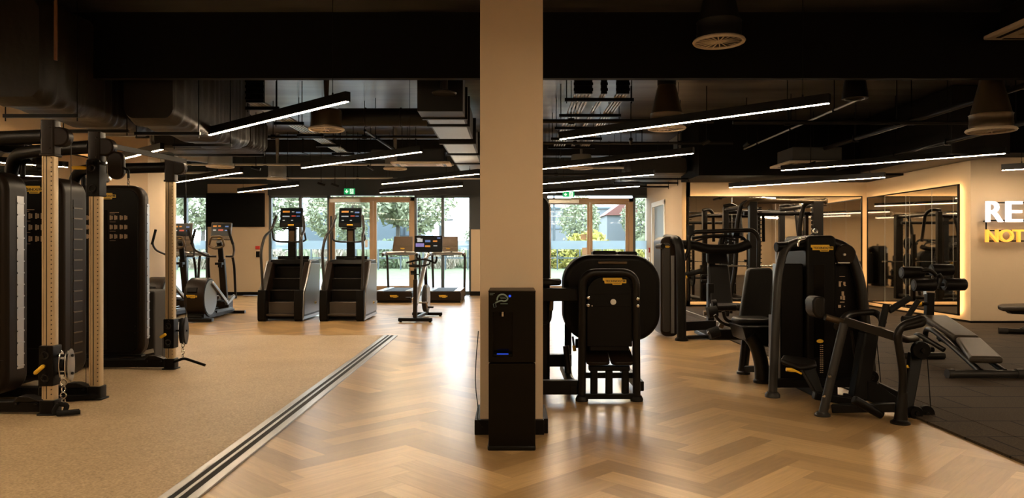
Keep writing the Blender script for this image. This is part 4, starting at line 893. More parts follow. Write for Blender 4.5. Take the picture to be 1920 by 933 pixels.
b = MB(); b.tube(fil([(.53, 7.35, .45), (.56, 7.35, .15), (.6, 7.0, .12)], .1), .03); b.build('side_tube', graphite, t, world=True)
b = MB(); b.prism(rrect(.69, .905, 0, .30, .06, 5), 'z', .335, .375); b.M = Matrix.Translation((0, 6.93, 0)); 
b = MB(); b.M = Matrix.Translation((0, 6.86, .33)) @ Matrix.Rotation(R(16), 4, 'X'); b.prism(rrect(.685, .905, 0, .33, .06, 5), 'z', 0, .035); b.prism(rrect(.912, 1.13, 0, .33, .06, 5), 'z', 0, .035); b.build('foot_plate', vinylg if False else shroud2, t, world=True, bevel=.008)
b = MB()
for x in (.76, .90, 1.05): b.cbox((x, 6.93, .18), (.065, .06, .28))
b.cbox((.90, 6.93, .30), (.38, .08, .05)); b.build('plate_support', black, t, world=True, bevel=.01)
b = MB(); b.cyl((.62, 7.3, .48), (1.1, 7.3, .48), .045); b.lathe([(.06, -.1), (.085, -.08), (.085, .08), (.06, .1)], (.78, 7.2, .43), ax='x'); b.lathe([(.06, -.1), (.085, -.08), (.085, .08), (.06, .1)], (1.0, 7.2, .44), ax='x'); b.cbox((.9, 7.15, .5), (.3, .12, .1)); b.build('lever_hub', black, t, world=True, bevel=.008)
for a, c in (((.585, 7.2, .56), (.605, 7.2, .42)), ((1.10, 7.2, .52), (1.14, 7.2, .38))):
    a = Vector(a); c = Vector(c); b = MB(); b.tube([a, a.lerp(c, .65)], .010); l = b.build('release_lever', graphite, t, world=True); b = MB(); b.tube([a.lerp(c, .62), c], .017); b.build('lever_tip', yellow, l, world=True)
b = MB(); b.prism(rrect(-.12, .368, .0, 1.92, .12, 6), 'y', 7.25, 8.3); tw = b.build('weight_tower', shroud, t, world=True, bevel=.03, seg=3)
b = MB(); b.lathe([(.0, -.03), (.11, -.03), (.125, -.015), (.125, .015), (.11, .03), (.0, .03)], (.345, 7.1, 1.09)); b.cyl((.24, 7.1, 1.09), (.24, 7.12, 1.2), .012); b.build('arm_pad', vinyl, t, world=True)
b = MB(); b.tube(fil([(.25, 7.1, .70), (.36, 7.1, .70), (.375, 7.1, .88)], .06, 4), .014); hb = b.build('side_handle', black, t, world=True)
b = MB(); b.cyl((.373, 7.1, .82), (.378, 7.1, .94), .02); b.build('handle_sleeve', brass, hb, world=True)

# ---------------------------------------------------------------- chest press machine
t = thing('chest_press_machine', 'chest press machine with wide curved top arms near the grey side door', 'gym machine', (3.1, 12.0, 0)); Y = 12.0
b = MB(); b.prism(rrect(2.34, 2.62, .03, 1.60, .10, 8), 'y', 11.75, 12.35); tw = b.build('weight_tower', shroud2, t, world=True, bevel=.02, seg=3)
b = MB(); b.prism(rrect(2.37, 2.485, .1, 1.5, .04, 4), 'y', 11.73, 11.76); f = b.build('tower_panel', greyp, tw, world=True, bevel=.008)
b = MB(); b.box((2.50, 11.73, .08), (2.55, 11.76, 1.30)); b.build('weight_slot', silver, tw, world=True, smooth=False)
badge(f, 2.43, 1.44, .10, 11.728, world=True)
b = MB(); b.tube(fil([(2.60, 11.45, .0), (2.60, 11.5, 1.3), (2.58, 11.6, 1.54), (2.5, 12.1, 1.57)], .18, 7), .072, 16); b.lathe([(.10, 0), (.10, .03), (.075, .05)], (2.60, 11.45, 0)); b.build('front_tube', black, t, world=True)
b = MB(); b.beam((2.62, 11.7, .19), (3.25, 12.0, .19), .1, .14); b.beam((2.62, 11.55, .035), (3.3, 11.75, .035), .1, .05); b.beam((3.25, 11.5, .03), (3.25, 12.5, .03), .4, .06); b.build('base_beam', black, t, world=True, bevel=.008)
b = MB(); b.beam((3.2, 12.05, 0.03), (3.2, 12.05, .85), .10, .12); b.beam((3.22, 12.15, .5), (3.3, 12.3, 1.4), .1, .08); b.build('seat_post', black, t, world=True, bevel=.008)
b = MB(); b.hull([W(1326, 467, 12.25), W(1363, 467, 12.25), W(1368, 495, 12.15), W(1326, 495, 12.15)], (0, .10, .03)); b.hull([W(1328, 498, 12.15), W(1367, 498, 12.15), W(1376, 578, 11.9), W(1331, 578, 11.9)], (0, .10, .03)); b.build('backrest', vinyl, t, world=True, bevel=.03, seg=3)
b = MB(); b.M = Matrix.Translation((3.42, 11.75, .5)); b.prism(rrect(-.22, .22, -.22, .24, .08, 5), 'z', -.045, .045); b.build('seat', vinyl, t, world=True, bevel=.03, seg=3)
b = MB(); b.beam((3.2, 12.1, .4), (3.4, 11.75, .44), .08, .06); b.lathe([(.05, -.07), (.06, -.05), (.06, .05), (.05, .07)], (3.16, 11.8, .40), ax='x'); b.cyl((3.02, 11.8, .39), (3.12, 11.8, .40), .035); b.build('seat_adjuster', black, t, world=True, bevel=.008)
def WP(L, y): return [W(px, py, y) for px, py in L]
b = MB(); b.tube(fil(WP([(1264, 458), (1300, 459), (1326, 467), (1380, 467), (1405, 457)], 11.9), .2, 6), .075, 16); b.build('cross_arm', black, t, world=True)
b = MB(); b.tube(fil(WP([(1283, 515), (1278, 492), (1292, 472), (1291, 442), (1300, 435), (1350, 433), (1412, 431), (1423, 445), (1422, 500)], 11.8), .14, 6), .034, 12); b.tube(fil(WP([(1297, 446), (1340, 441), (1395, 444), (1402, 462)], 12.1), .1, 5), .025); b.tube(fil(WP([(1303, 452), (1335, 443), (1380, 450)], 12.2), .1, 5), .015)
pa = b.build('press_arm', graphite, t, world=True)
b = MB(); b.tube(WP([(1285, 516), (1316, 507)], 11.75), .04); b.tube(WP([(1295, 440), (1294, 422)], 11.8), .055); b.build('hand_grip', rubber, pa, world=True)
b = MB(); b.cyl(W(1283, 516.5, 11.74), W(1284, 522, 11.74), .045); b.build('grip_ring', yellow, pa, world=True)
b = MB(); b.cyl(W(1233, 462, 11.9), W(1243, 461, 11.7), .04); b.tube(fil(WP([(1357, 440), (1352, 455), (1350, 470)], 12.2), .05), .05); b.cyl(W(1374, 437, 12.0), W(1385, 437, 12.0), .06); b.build('pivot', black, t, world=True)

# ---------------------------------------------------------------- seated leg machine beside the weight tower
t = thing('leg_extension_machine', 'black padded seat machine between the chest press and the tall weight tower', 'gym machine', (2.9, 8.2, 0)); Y = 8.4
b = MB(); b.hull([W(1405, 502, 8.5), W(1447, 502, 8.5), W(1452, 512, 8.5), W(1447, 597, 8.3), W(1386, 601, 8.3), W(1400, 508, 8.5)], (.02, .12, 0)); b.build('backrest', vinyl, t, world=True, bevel=.03, seg=4)
b = MB(); b.M = Matrix.Translation((2.62, 8.15, .62)); b.prism(rrect(-.20, .20, -.2, .22, .15, 8), 'z', -.04, .04); b.build('seat', vinyl, t, world=True, bevel=.035, seg=3)
b = MB(); b.hull([W(1341, 571, 8.9), W(1384, 571, 8.9), W(1384, 583, 8.9), W(1344, 583, 8.9)], (0, .3, 0)); b.build('thigh_pad', vinyl, t, world=True, bevel=.03, seg=3)
b = MB(); b.tube(WP([(1400, 634), (1393, 695), (1393, 697)], 8.4), .055, 16); b.lathe([(.075, 0), (.075, .025), (.055, .04)], (W(1394, 700, 8.4).x, 8.4, 0)); b.tube(fil(WP([(1405, 628), (1418, 645), (1428, 680), (1429, 716)], 7.85), .15, 6), .075, 16); b.lathe([(.09, 0), (.09, .025), (.075, .04)], (W(1429, 718, 7.85).x, 7.85, 0)); b.build('leg', graphite, t, world=True)
b = MB(); b.beam(W(1400, 691, 8.3), W(1440, 691, 8.0), .07, .07); b.beam(W(1335, 626, 8.6), W(1400, 626, 8.3), .12, .12); b.beam(W(1398, 606, 8.4), W(1455, 612, 8.3), .16, .12); b.beam(W(1430, 520, 8.7), W(1430, 620, 8.6), .1, .1); b.beam(W(1440, 640, 8.6), W(1470, 640, 8.3), .2, .12); b.hull([W(1392, 612, 7.8), W(1450, 612, 7.8), W(1440, 650, 7.8), W(1400, 640, 7.8)], (0, .5, 0)); b.build('frame', black, t, world=True, bevel=.01)
b = MB(); b.tube(fil(WP([(1340, 590), (1352, 605), (1375, 612), (1400, 608)], 8.3), .1, 5), .018); b.tube(fil(WP([(1356, 583), (1360, 600), (1385, 606)], 8.3), .06, 5), .02); b.build('side_handle', graphite, t, world=True)
b = MB(); b.cyl(W(1327, 586, 8.5), W(1344, 583, 8.5), .065); b.cyl(W(1330, 626, 8.4), W(1348, 620, 8.4), .06); b.cyl(W(1335, 570, 8.7), W(1343, 569, 8.7), .05); b.build('roller', rubber, t, world=True)
b = MB(); b.cyl(W(1319, 587, 8.5), W(1324, 586.5, 8.5), .028); b.cyl(W(1348, 608, 8.3), W(1356, 612, 8.3), .025); b.cyl(W(1327, 622, 8.4), W(1331, 624, 8.4), .022); b.build('adjust_knob', brass, t, world=True)
b = MB(); b.hull([W(1452, 545, 8.4), W(1458, 545, 8.4), W(1450, 588, 8.4), W(1444, 588, 8.4)], (0, .1, 0)); b.build('side_pad', greyp, t, world=True, bevel=.015)

# ---------------------------------------------------------------- weight tower with arched tubes
t = thing('weight_tower_machine', 'tall black weight tower with bent side tubes and yellow badge, behind the row machine', 'gym machine', (2.95, 7.3, 0)); Y = 7.25
b = MB(); b.prism(rrect(2.86, 3.15, .08, 1.535, .05, 5), 'y', Y, 7.85); tw = b.build('weight_tower', shroud, t, world=True, bevel=.025, seg=4)
badge(tw, W(1541, 465, Y).x, W(1541, 465, Y).z, .215, Y - .001, world=True)
b = MB(); b.box((2.93, Y - .004, .35), (3.03, Y + .002, 1.25)); b.build('stack_window', gloss, tw, world=True, smooth=False)
b = MB(); b.prism(rrect(2.63, 2.85, .10, 1.26, .02, 3), 'y', Y + .05, 7.5); lp = b.build('left_shroud', shroud, t, world=True, bevel=.01)
b = MB(); b.box((2.585, Y + .06, .10), (2.63, Y + .16, 1.26)); b.box((2.64, Y + .2, 1.26), (2.73, Y + .24, 1.44)); b.build('silver_rail', silver, t, world=True, bevel=.006)
b = MB(); b.prism(rrect(3.15, 3.42, .10, 1.26, .03, 3), 'y', Y + .05, 7.5); rp_ = b.build('right_shroud', shroud, t, world=True, bevel=.01)
b = MB(); b.tube(fil([(2.47, 7.08, 0), (2.56, 7.2, 1.12), (2.66, 7.3, 1.43), (2.90, 7.35, 1.50)], .2, 8), .041, 16); b.lathe([(.07, 0), (.07, .025), (.052, .05)], (2.47, 7.08, 0)); b.build('left_tube', greyp, t, world=True)
b = MB(); b.tube(fil([(3.10, 7.35, 1.48), (3.28, 7.3, 1.42), (3.38, 7.25, 1.12), (3.46, 7.15, .0)], .2, 8), .05, 16); b.lathe([(.07, 0), (.07, .025), (.052, .05)], (3.46, 7.15, 0)); b.build('right_tube', graphite, t, world=True)
b = MB(); b.lathe([(.01, -.03), (.09, -.03), (.10, -.02), (.10, .02), (.01, .03)], (W(1585, 477, 7.25).x, 7.26, W(1585, 477, 7.25).z), ax='y'); p_ = b.build('pulley', shroud2, t, world=True)
b = MB(); q = W(1585, 477, 7.2); b.lathe([(.018, 0), (.012, -.01)], (q.x, 7.22, q.z), 12, 'y'); b.build('bolt', steel, p_, world=True)
b = MB(); q = W(1578, 492, 7.2); b.box((q.x - .03, 7.2, q.z - .008), (q.x + .08, 7.22, q.z + .004)); b.build('latch', conduit, t, world=True)
b = MB()
yy = 7.25 + .045
for px, py, w_, h_ in ((1579, 518, 5, .6), (1574.5, 532, 1.8, 5), (1583, 531, 1.8, 3), (1576, 528, 2.5, .8), (1584, 535, 2, .8), (1580, 550, 2.2, 4), (1577, 558, 1.6, 3), (1582, 558, 2.0, 4), (1579, 566, 4, .9), (1574, 574, 2.6, 2.6), (1583, 574, 1, 1)):
    q = W(px, py, yy); k = yy / F; b.box((q.x - w_ * k, yy - .004, q.z - h_ * k), (q.x + w_ * k, yy, q.z + h_ * k))
b.build('exercise_chart', icon, rp_, world=True, smooth=False)
b = MB(); k = Y / F
for i in range(14): q = W(1540, 647 + i * 3.9, Y); b.box((q.x - 3 * k, Y - .007, q.z - .8 * k), (q.x - .4 * k, Y - .004, q.z + .8 * k)); b.box((q.x + .6 * k, Y - .007, q.z - .8 * k), (q.x + 3 * k, Y - .004, q.z + .8 * k))
b.build('weight_scale', icon, tw, world=True, smooth=False)
b = MB(); q = W(1537, 639, Y); b.prism([(q.x + .033 * math.cos(a), q.z + .018 * math.sin(a)) for a in [2 * math.pi * i / 24 for i in range(24)]], 'y', Y - .01, Y); b.build('yellow_label', yellow, tw, world=True)
b = MB(); b.beam((2.5, 7.15, .12), (3.45, 7.2, .12), .08, .08); b.box((2.86, 7.1, .0), (3.1, 7.8, .1)); b.cyl((2.58, 7.3, 1.42), (2.9, 7.35, 1.44), .05); b.build('base_frame', black, t, world=True, bevel=.008)
b = MB(); b.tube(fil(WP([(1495, 462), (1497, 450), (1512, 447)], 7.3), .04, 4), .02); b.ring((W(1528, 434, 7.5).x, 7.5, W(1528, 434, 7.5).z), .02, .012, 'y'); b.build('lifting_eye', steel, t, world=True)
b = MB(); b.box((2.56, 7.35, .3), (2.60, 7.45, .75)); b.build('warning_plate', red if False else brass, t, world=True)

# ---------------------------------------------------------------- row machine
t = thing('seated_row_machine', 'low black tubular row machine with chest pad, seat, pulleys and cables at right foreground', 'gym machine', (2.85, 6.3, 0))
def foot(b, x, y, r): b.lathe([(r, 0), (r, .015), (r * .72, .03), (r * .7, .035)], (x, y, 0))
b = MB(); b.tube(WP([(1542, 778), (1557, 714), (1583, 606)], 6.28), .036, 16); foot(b, W(1542, 779, 6.28).x, 6.28, .065); b.build('front_leg', greyp, t, world=True)
b = MB(); b.tube(fil(WP([(1688, 794), (1694, 702), (1682, 627), (1692, 609), (1722, 600), (1730, 597), (1729, 606), (1690, 614)], 6.0), .08, 5), .031, 16); b.tube([W(1688, 796, 6.0), W(1693, 735, 6.0)], [.056, .033]); foot(b, W(1688, 797, 6.0).x, 6.0, .075); b.build('rear_leg', graphite, t, world=True)
b = MB(); b.tube(fil([W(1570, 612, 6.5), W(1590, 588, 6.9), W(1640, 584, 7.0), W(1652, 594, 6.9), W(1655, 603, 6.5)], .12, 6), .032, 14)
b.beam(W(1583, 601, 6.3), W(1683, 632, 6.1), .06, .065); b.tube(fil([W(1683, 630, 6.15), W(1700, 637, 6.3), W(1716, 634, 6.5), W(1721, 642, 6.5), W(1722, 652, 6.45)], .06, 5), .03, 12)
b.build('top_rail', graphite, t, world=True)
b = MB(); b.hull([W(1622, 622, 6.55), W(1650, 622, 6.55), W(1631, 752, 6.5), W(1601, 752, 6.5)], (0, .14, 0)); b.build('centre_post', black, t, world=True, bevel=.02, seg=3)
for g_ in ([(1653, 612), (1662, 570)], [(1667, 582), (1706, 558)], [(1700, 596), (1722, 563)]):
    b = MB(); b.tube(WP(g_, 6.35), .028 if g_[0][0] != 1700 else .022); b.build('hand_grip', rubber, t, world=True)
b = MB(); b.tube(fil(WP([(1692, 598), (1712, 599), (1726, 594)], 6.2), .05), .028); b.build('hand_grip', rubber, t, world=True)
b = MB(); b.hull([W(1529, 556, 6.3), W(1546, 556, 6.3), W(1548, 562, 6.3), W(1547, 592, 6.3), W(1541, 598, 6.3), W(1531, 594, 6.3), W(1525, 585, 6.3), W(1524, 565, 6.3)], (0, .18, 0)); b.build('chest_pad', vinyl, t, world=True, bevel=.03, seg=4)
b = MB(); b.tube(WP([(1547, 594), (1583, 604)], 6.35), .028); b.build('pad_arm', brass, t, world=True)
b = MB(); b.hull([W(1463, 672, 6.5), W(1468, 664, 6.8), W(1500, 667, 6.9), W(1530, 674, 6.9), W(1532, 682, 6.6), W(1500, 686, 6.5)], (0, 0, -.045)); b.build('seat', vinyl, t, world=True, bevel=.02, seg=3)
b = MB(); b.hull([W(1500, 684, 6.6), W(1528, 684, 6.6), W(1545, 735, 6.5), W(1535, 745, 6.5)], (0, .1, 0)); b.beam(W(1525, 740, 6.5), W(1600, 752, 6.5), .08, .07); b.build('seat_post', black, t, world=True, bevel=.01)
b = MB(); b.tube(fil(WP([(1474, 692), (1486, 693), (1502, 699)], 6.5), .03, 4), [.014] * 2 + [.014] * 5, 10) if False else b.tube(WP([(1474, 692), (1484, 693), (1492, 695), (1503, 700)], 6.5), [.016, .018, .010, .008]); b.build('seat_lever', yellow, t, world=True)
b = MB(); b.beam(W(1560, 765, 6.3), W(1680, 763, 6.05), .07, .07); b.beam(W(1580, 745, 6.6), W(1612, 752, 6.55), .08, .08); b.hull([W(1628, 715, 6.5), W(1640, 715, 6.5), W(1683, 745, 6.3), W(1683, 770, 6.3), W(1628, 752, 6.5)], (0, .12, 0)); b.beam(W(1645, 722, 6.5), W(1705, 750, 6.4), .08, .06); b.build('base_frame', black, t, world=True, bevel=.008)
b = MB(); b.tube(WP([(1600, 748), (1654, 778)], 6.1), .036, 14); b.build('foot_bar', black, t, world=True, bevel=.01)
b = MB(); b.hull([W(1708, 660, 6.35), W(1732, 665, 6.35), W(1709, 790, 6.2), W(1694, 786, 6.2)], (0, .06, 0)); b.build('rear_post', black, t, world=True, bevel=.01)
def pul(px, py, y, r, nm='pulley', ax='y', th=.03):
    q = W(px, py, y); b = MB(); b.lathe([(r * .3, -th), (r * .93, -th), (r, -th * .7), (r, th * .7), (r * .93, th), (r * .3, th)], q, 28, ax); p = b.build(nm, black, t, world=True)
    b = MB(); b.lathe([(.016, -th - .012), (.02, -th), (.02, th)], q, 12, ax); b.build('bolt', graphite, p, world=True)
pul(1726, 656, 6.3, .075); pul(1736, 775, 6.25, .07, th=.018); pul(1633, 706, 6.6, .06); pul(1716, 773, 6.2, .055)
b = MB(); b.cyl(W(1644, 640, 6.6), W(1652, 722, 6.6), .004, seg=6); b.cyl(W(1739, 672, 6.3), W(1745, 764, 6.25), .004, seg=6); b.build('cable', rubber, t, world=True)
b = MB(); q = W(1712, 690, 6.2); b.prism([(q.x - .012, q.z - .01), (q.x + .012, q.z - .01), (q.x, q.z + .014)], 'y', 6.28, 6.30); b.build('warning_sticker', yellow, t, world=True)
b = MB()
for px, py in ((1556, 705), (1545, 742)): q = W(px, py, 6.22); b.lathe([(.014, 0), (.01, -.008)], q, 12, 'y')
b.build('bolt', steel, t, world=True)
b = MB(); b.tube(fil(WP([(1596, 620), (1600, 650), (1606, 680), (1612, 684)], 6.7), .05), .012); b.build('link_rod', graphite, t, world=True)

# ---------------------------------------------------------------- adjustable decline bench with four roller pads
t = thing('adjustable_bench', 'dark padded decline bench with four foam rollers on a post, on the rubber floor', 'exercise bench', (5.15, 8.8, .022)); gz = .022
def quad(b, c, th): b.hull(c, (0, 0, -th))
b = MB(); quad(b, [(4.87, 7.95, .26), (5.20, 7.90, .26), (5.56, 8.85, .36), (5.27, 8.87, .36)], .075); b.build('seat_pad', vinylg, t, world=True, bevel=.028, seg=3)
b = MB(); quad(b, [(5.275, 8.90, .37), (5.565, 8.88, .37), (5.60, 9.62, .56), (5.29, 9.64, .56)], .075); b.build('back_pad', vinylg, t, world=True, bevel=.028, seg=3)
b = MB(); b.tube([(4.69, 8.0, gz + .045), (5.42, 8.0, gz + .045)], .042, 14); b.tube([(4.86, 9.4, gz + .04), (5.44, 9.4, gz + .04)], .04, 14)
for x, y in ((4.66, 8.0), (5.40, 8.0)): b.cyl((x, y, gz + .046), (x + .07, y, gz + .046), .052)
b.build('foot_tube', greyp, t, world=True)
b = MB(); b.tube(fil([(5.02, 8.0, .09), (5.10, 8.6, .26), (5.15, 9.15, .42), (5.20, 9.4, .40), (5.22, 9.42, .08)], .2, 7), .032, 14); b.tube(fil([(5.28, 8.0, .09), (5.32, 8.4, .18), (5.38, 9.0, .28)], .2, 5), .03, 14); b.tube(fil([(5.15, 8.9, .2), (5.0, 9.2, .36), (5.1, 9.45, .3)], .1, 5), .03, 12); b.build('frame_tube', silver if False else graphite, t, world=True)
b = MB(); b.cbox((5.35, 8.95, .27), (.25, .5, .05), (12, 0, 0)); b.cbox((5.42, 9.6, .47), (.2, .3, .06), (10, 0, 0)); b.cyl((5.2, 9.1, .3), (5.5, 9.1, .3), .025); b.build('pad_bracket', black, t, world=True, bevel=.006)
b = MB(); b.beam(W(1741, 606, 9.7), W(1743, 548, 9.7), .10, .08); b.build('roller_post', black, t, world=True, bevel=.008)
b = MB(); b.beam(W(1742, 552, 9.72), W(1742, 540, 9.72), .11, .07); b.build('post_sleeve', steel, t, world=True)
b = MB(); b.tube(fil(WP([(1742, 545), (1748, 530), (1757, 520), (1750, 510), (1738, 505), (1728, 507)], 9.75), .08, 5), .028, 12); b.tube(fil(WP([(1757, 540), (1765, 520), (1760, 514)], 9.7), .05, 4), .028, 12); b.tube(WP([(1715, 534), (1803, 533)], 9.7), .022); b.tube(WP([(1692, 511), (1780, 506)], 9.95), .022); b.build('roller_arm', graphite, t, world=True)
for px0, px1, py, y in ((1690, 1729, 511, 9.95), (1746, 1785, 506, 9.95), (1713, 1752, 534, 9.7), (1770, 1809, 533, 9.7)):
    a = W(px0, py, y); c = W(px1, py, y); L = (c.x - a.x); b = MB(); b.lathe([(.03, 0), (.072, 0), (.080, .012), (.080, L - .012), (.072, L), (.03, L)], a, 24, 'x'); r_ = b.build('foam_roller', vinyl, t, world=True)
    b = MB(); b.lathe([(.045, -.006), (.05, 0), (.05, .01)], a, 20, 'x'); b.build('end_cap', greyp, r_, world=True)
b = MB(); b.cyl(W(1728, 569, 9.6), W(1740, 569, 9.6), .022); b.cyl(W(1743, 655, 9.0), W(1750, 655, 9.0), .03); b.build('pop_pin', black, t, world=True)
b = MB(); b.cyl(W(1722, 569, 9.6), W(1727, 569, 9.6), .025); b.build('yellow_knob', yellow, t, world=True)

# ---------------------------------------------------------------- bench cut by the right edge
t = thing('flat_bench', 'low black bench at the right edge of the picture below the lit sign', 'exercise bench', (8.6, 12.3, .022))
b = MB(); b.hull([W(1870, 571, 12.3), W(1876, 569, 12.5), W(1925, 568, 12.6), (9.9, 12.6, .50 + .02), (9.9, 12.2, .50), W(1880, 576, 12.2)], (0, 0, -.07)); b.build('bench_pad', vinylg, t, world=True, bevel=.025, seg=3)
b = MB(); b.hull([W(1885, 577, 12.4), W(1930, 577, 12.4), W(1930, 590, 12.4), W(1898, 588, 12.4)], (0, .12, 0)); b.beam((8.75, 12.4, .4), (9.8, 12.4, .4), .1, .06); b.build('pad_bracket', black, t, world=True, bevel=.008)
b = MB(); b.tube([(8.02, 12.2, .07), (8.52, 12.0, .07)], .045, 12); b.tube([(9.3, 12.6, .07), (9.8, 12.5, .07)], .045, 12); b.tube(fil([(8.25, 12.1, .09), (8.8, 12.35, .28), (9.2, 12.4, .36)], .2), .035, 12); b.tube([(8.85, 12.4, .38), (9.55, 12.55, .09)], .035, 12); b.build('frame_tube', graphite, t, world=True)
b = MB(); b.cyl((7.96, 12.22, .07), (8.08, 12.17, .07), .055); b.cyl((8.45, 12.03, .07), (8.56, 11.99, .07), .055); b.build('end_cap', greyp, t, world=True)

# ---------------------------------------------------------------- squat rack / smith machine before the mirror
t = thing('squat_rack', 'large black squat rack with a bronze top bar before the wide mirror', 'squat rack', (5.5, 16.0, .022)); gz = .022
for x, hm in ((4.88, 1), (6.16, -1)):
    b = MB(); b.box((x - .10, 15.0, gz), (x + .05 if hm > 0 else x + .10, 15.14, 2.36)); u = b.build('upright', graphite, t, world=True, bevel=.01)
    b = MB()
    for i in range(22): b.cbox((x + hm * .12, 15.05, .45 + i * .085), (.06, .02, .022))
    b.build('numbered_peg', steel if hm < 0 else graphite, u, world=True, smooth=False)
    b = MB(); b.box((x + hm * .15 - .03, 15.2, gz), (x + hm * .15 + .03, 15.3, 2.1)); b.build('guide_rail', shroud2, t, world=True, bevel=.005)
    b = MB(); b.tube(fil([(x - .12, 15.1, 2.36), (x - .22, 15.2, 2.30), (x - .28, 15.25, 1.95), (x - .30, 15.3, 1.0), (x - .45, 15.4, gz)], .16, 7), .045, 14); b.build('bent_leg', graphite, t, world=True)
    b = MB(); b.box((x - .06, 17.0, gz), (x + .06, 17.12, 2.36)); b.build('rear_upright', graphite, t, world=True, bevel=.01)
    b = MB(); b.tube(fil([(x, 15.1, .12), (x, 17.05, .12)], .1), .05); b.tube(fil([(x, 15.1, 2.3), (x, 17.05, 2.3)], .1), .045); b.tube(fil([(x - .05, 17.06, 2.38), (x + .15, 17.0, 2.42), (x + .26, 16.9, 2.30), (x + .30, 16.8, 1.6)], .1, 6), .04); b.build('side_rail', graphite, t, world=True)
b = MB(); b.tube(fil([(4.70, 15.07, 2.25), (4.76, 15.07, 2.34), (4.95, 15.07, 2.37), (6.32, 15.07, 2.37)], .1, 5), .05, 16); b.lathe([(.06, 0), (.07, .02), (.06, .05)], (6.30, 15.07, 2.37), ax='x'); b.build('top_bar', brass, t, world=True)
b = MB(); b.cyl((4.75, 15.3, 2.13), (6.2, 15.3, 2.13), .04); b.cyl((4.85, 17.06, 2.25), (6.2, 17.06, 2.25), .05); b.cyl((4.85, 17.06, .12), (6.2, 17.06, .12), .045); b.build('cross_bar', graphite, t, world=True)
b = MB(); b.cyl((4.35, 15.25, 1.06), (6.7, 15.25, 1.06), .014); b.cyl((4.35, 15.25, 1.06), (4.6, 15.25, 1.06), .025); b.cyl((6.45, 15.25, 1.06), (6.7, 15.25, 1.06), .025); b.build('barbell', steel, t, world=True)
b = MB()
for x in (4.70, 6.3):
    for z in (1.55, 1.1, .65): b.cyl((x - .12, 16.1, z), (x + .12, 16.1, z), .025)
    b.box((x - .04, 16.05, gz), (x + .04, 16.15, 1.8))
b.build('plate_horn', graphite, t, world=True)
def plate(lb, x, y, z, r):
    o = thing('weight_plate', lb, 'weight plate', (x, y, z), 0, 'weight plates on the rack'); b = MB()
    b.lathe([(.03, -.02), (.05, -.025), (.06, -.012), (r * .72, -.012), (r * .76, -.025), (r * .96, -.025), (r, -.015), (r, .015), (r * .96, .025), (r * .76, .025), (r * .72, .012), (.06, .012), (.05, .025), (.03, .02)], (0, 0, 0), 30, 'x'); p = b.build('plate_disc', rubber, o)
    b = MB(); b.lathe([(.026, -.028), (.045, -.028), (.045, .028), (.026, .028)], (0, 0, 0), 20, 'x'); b.build('hub', graphite, p)
    b = MB()
    for k in range(5):
        a = 2 * math.pi * k / 5; b.M = Matrix.Rotation(a, 4, 'X'); b.cbox((0, 0, r * .52), (.03, r * .22, r * .12))
    b.build('grip_opening', black, p, smooth=False); return o
for lb, x, y, z, r in (('weight plate on the left horn of the squat rack at middle height', 4.55, 16.1, 1.1, .20), ('weight plate on the bottom left horn of the squat rack', 4.55, 16.1, .65, .20), ('weight plate hanging on the upper right horn of the squat rack', 6.45, 16.1, 1.55, .17), ('weight plate on the middle right horn of the squat rack', 6.45, 16.1, 1.1, .2), ('weight plate on the lowest right horn of the squat rack', 6.45, 16.1, .65, .22)): plate(lb, x, y, z, r)
t = thing('plate_stand', 'low stand holding a weight plate beside the chest press machine', 'weight stand', (4.62, 17.2, .022))
b = MB(); b.box((4.75, 17.1, gz), (4.82, 17.2, 1.0)); b.cyl((4.35, 17.15, .80), (4.78, 17.15, .80), .02); b.cyl((4.35, 17.15, .68), (4.78, 17.15, .68), .025); b.build('post', graphite, t, world=True)
b = MB(); b.box((4.5, 16.9, gz), (4.95, 17.4, .06)); b.build('base', graphite, t, world=True)
plate('weight plate on the low stand left of the squat rack, beside the press machine', 4.55, 17.15, .68, .22)
# storage rig seen in the mirrors, standing by the far right wall
t = thing('storage_rig', 'tall black open storage rig with hanging straps reflected in the mirrors', 'storage rack', (13.2, 10.5, .022))
b = MB()
for y in (8.2, 9.8, 11.4, 13.0):
    b.box((13.2, y, gz), (13.28, y + .08, 2.4)); b.box((13.75, y, gz), (13.83, y + .08, 2.4))
b.build('upright', black, t, world=True, smooth=False)
b = MB()
for z in (2.3, 1.75, 1.2, .65): b.box((13.2, 8.2, z), (13.28, 13.08, z + .07)); b.box((13.75, 8.2, z), (13.83, 13.08, z + .07))
b.build('shelf_rail', black, t, world=True, smooth=False)

# ---------------------------------------------------------------- screens
def screen(par, w, h, th, M, back=consb, bars=True, bezel=.02, logo=True, lit=True):
    b = MB(); b.M = M; b.prism(rrect(-w / 2, w / 2, -h / 2, h / 2, .015, 3), 'y', 0, th); c = b.build('console', back, par, bevel=.006)
    b = MB(); b.M = M; z0 = -h / 2 + (h * .22 if logo else bezel); b.box((-w / 2 + bezel, -.004, z0), (w / 2 - bezel, .001, h / 2 - bezel)); s = b.build('screen', screenb, c, smooth=False)
    if logo:
        b = MB(); b.M = M; b.box((-w * .13, -.005, -h / 2 + h * .07), (w * .13, 0, -h / 2 + h * .14)); b.build('yellow_mark', yellow, c, smooth=False)
    if lit:
        ms = [e_or, e_bl, e_wh, e_rd, e_pu]; b = MB(); b.M = M; W_ = w - 2 * bezel; H_ = h / 2 - bezel - z0
        for mi, x, z, a, c_ in lit: b.m = mi; X0 = -w / 2 + bezel + x * W_; Z0 = z0 + z * H_; b.box((X0, -.006, Z0), (X0 + a * W_, -.003, Z0 + c_ * H_))
        b.build('display_graphics', ms, s, smooth=False)
    return c
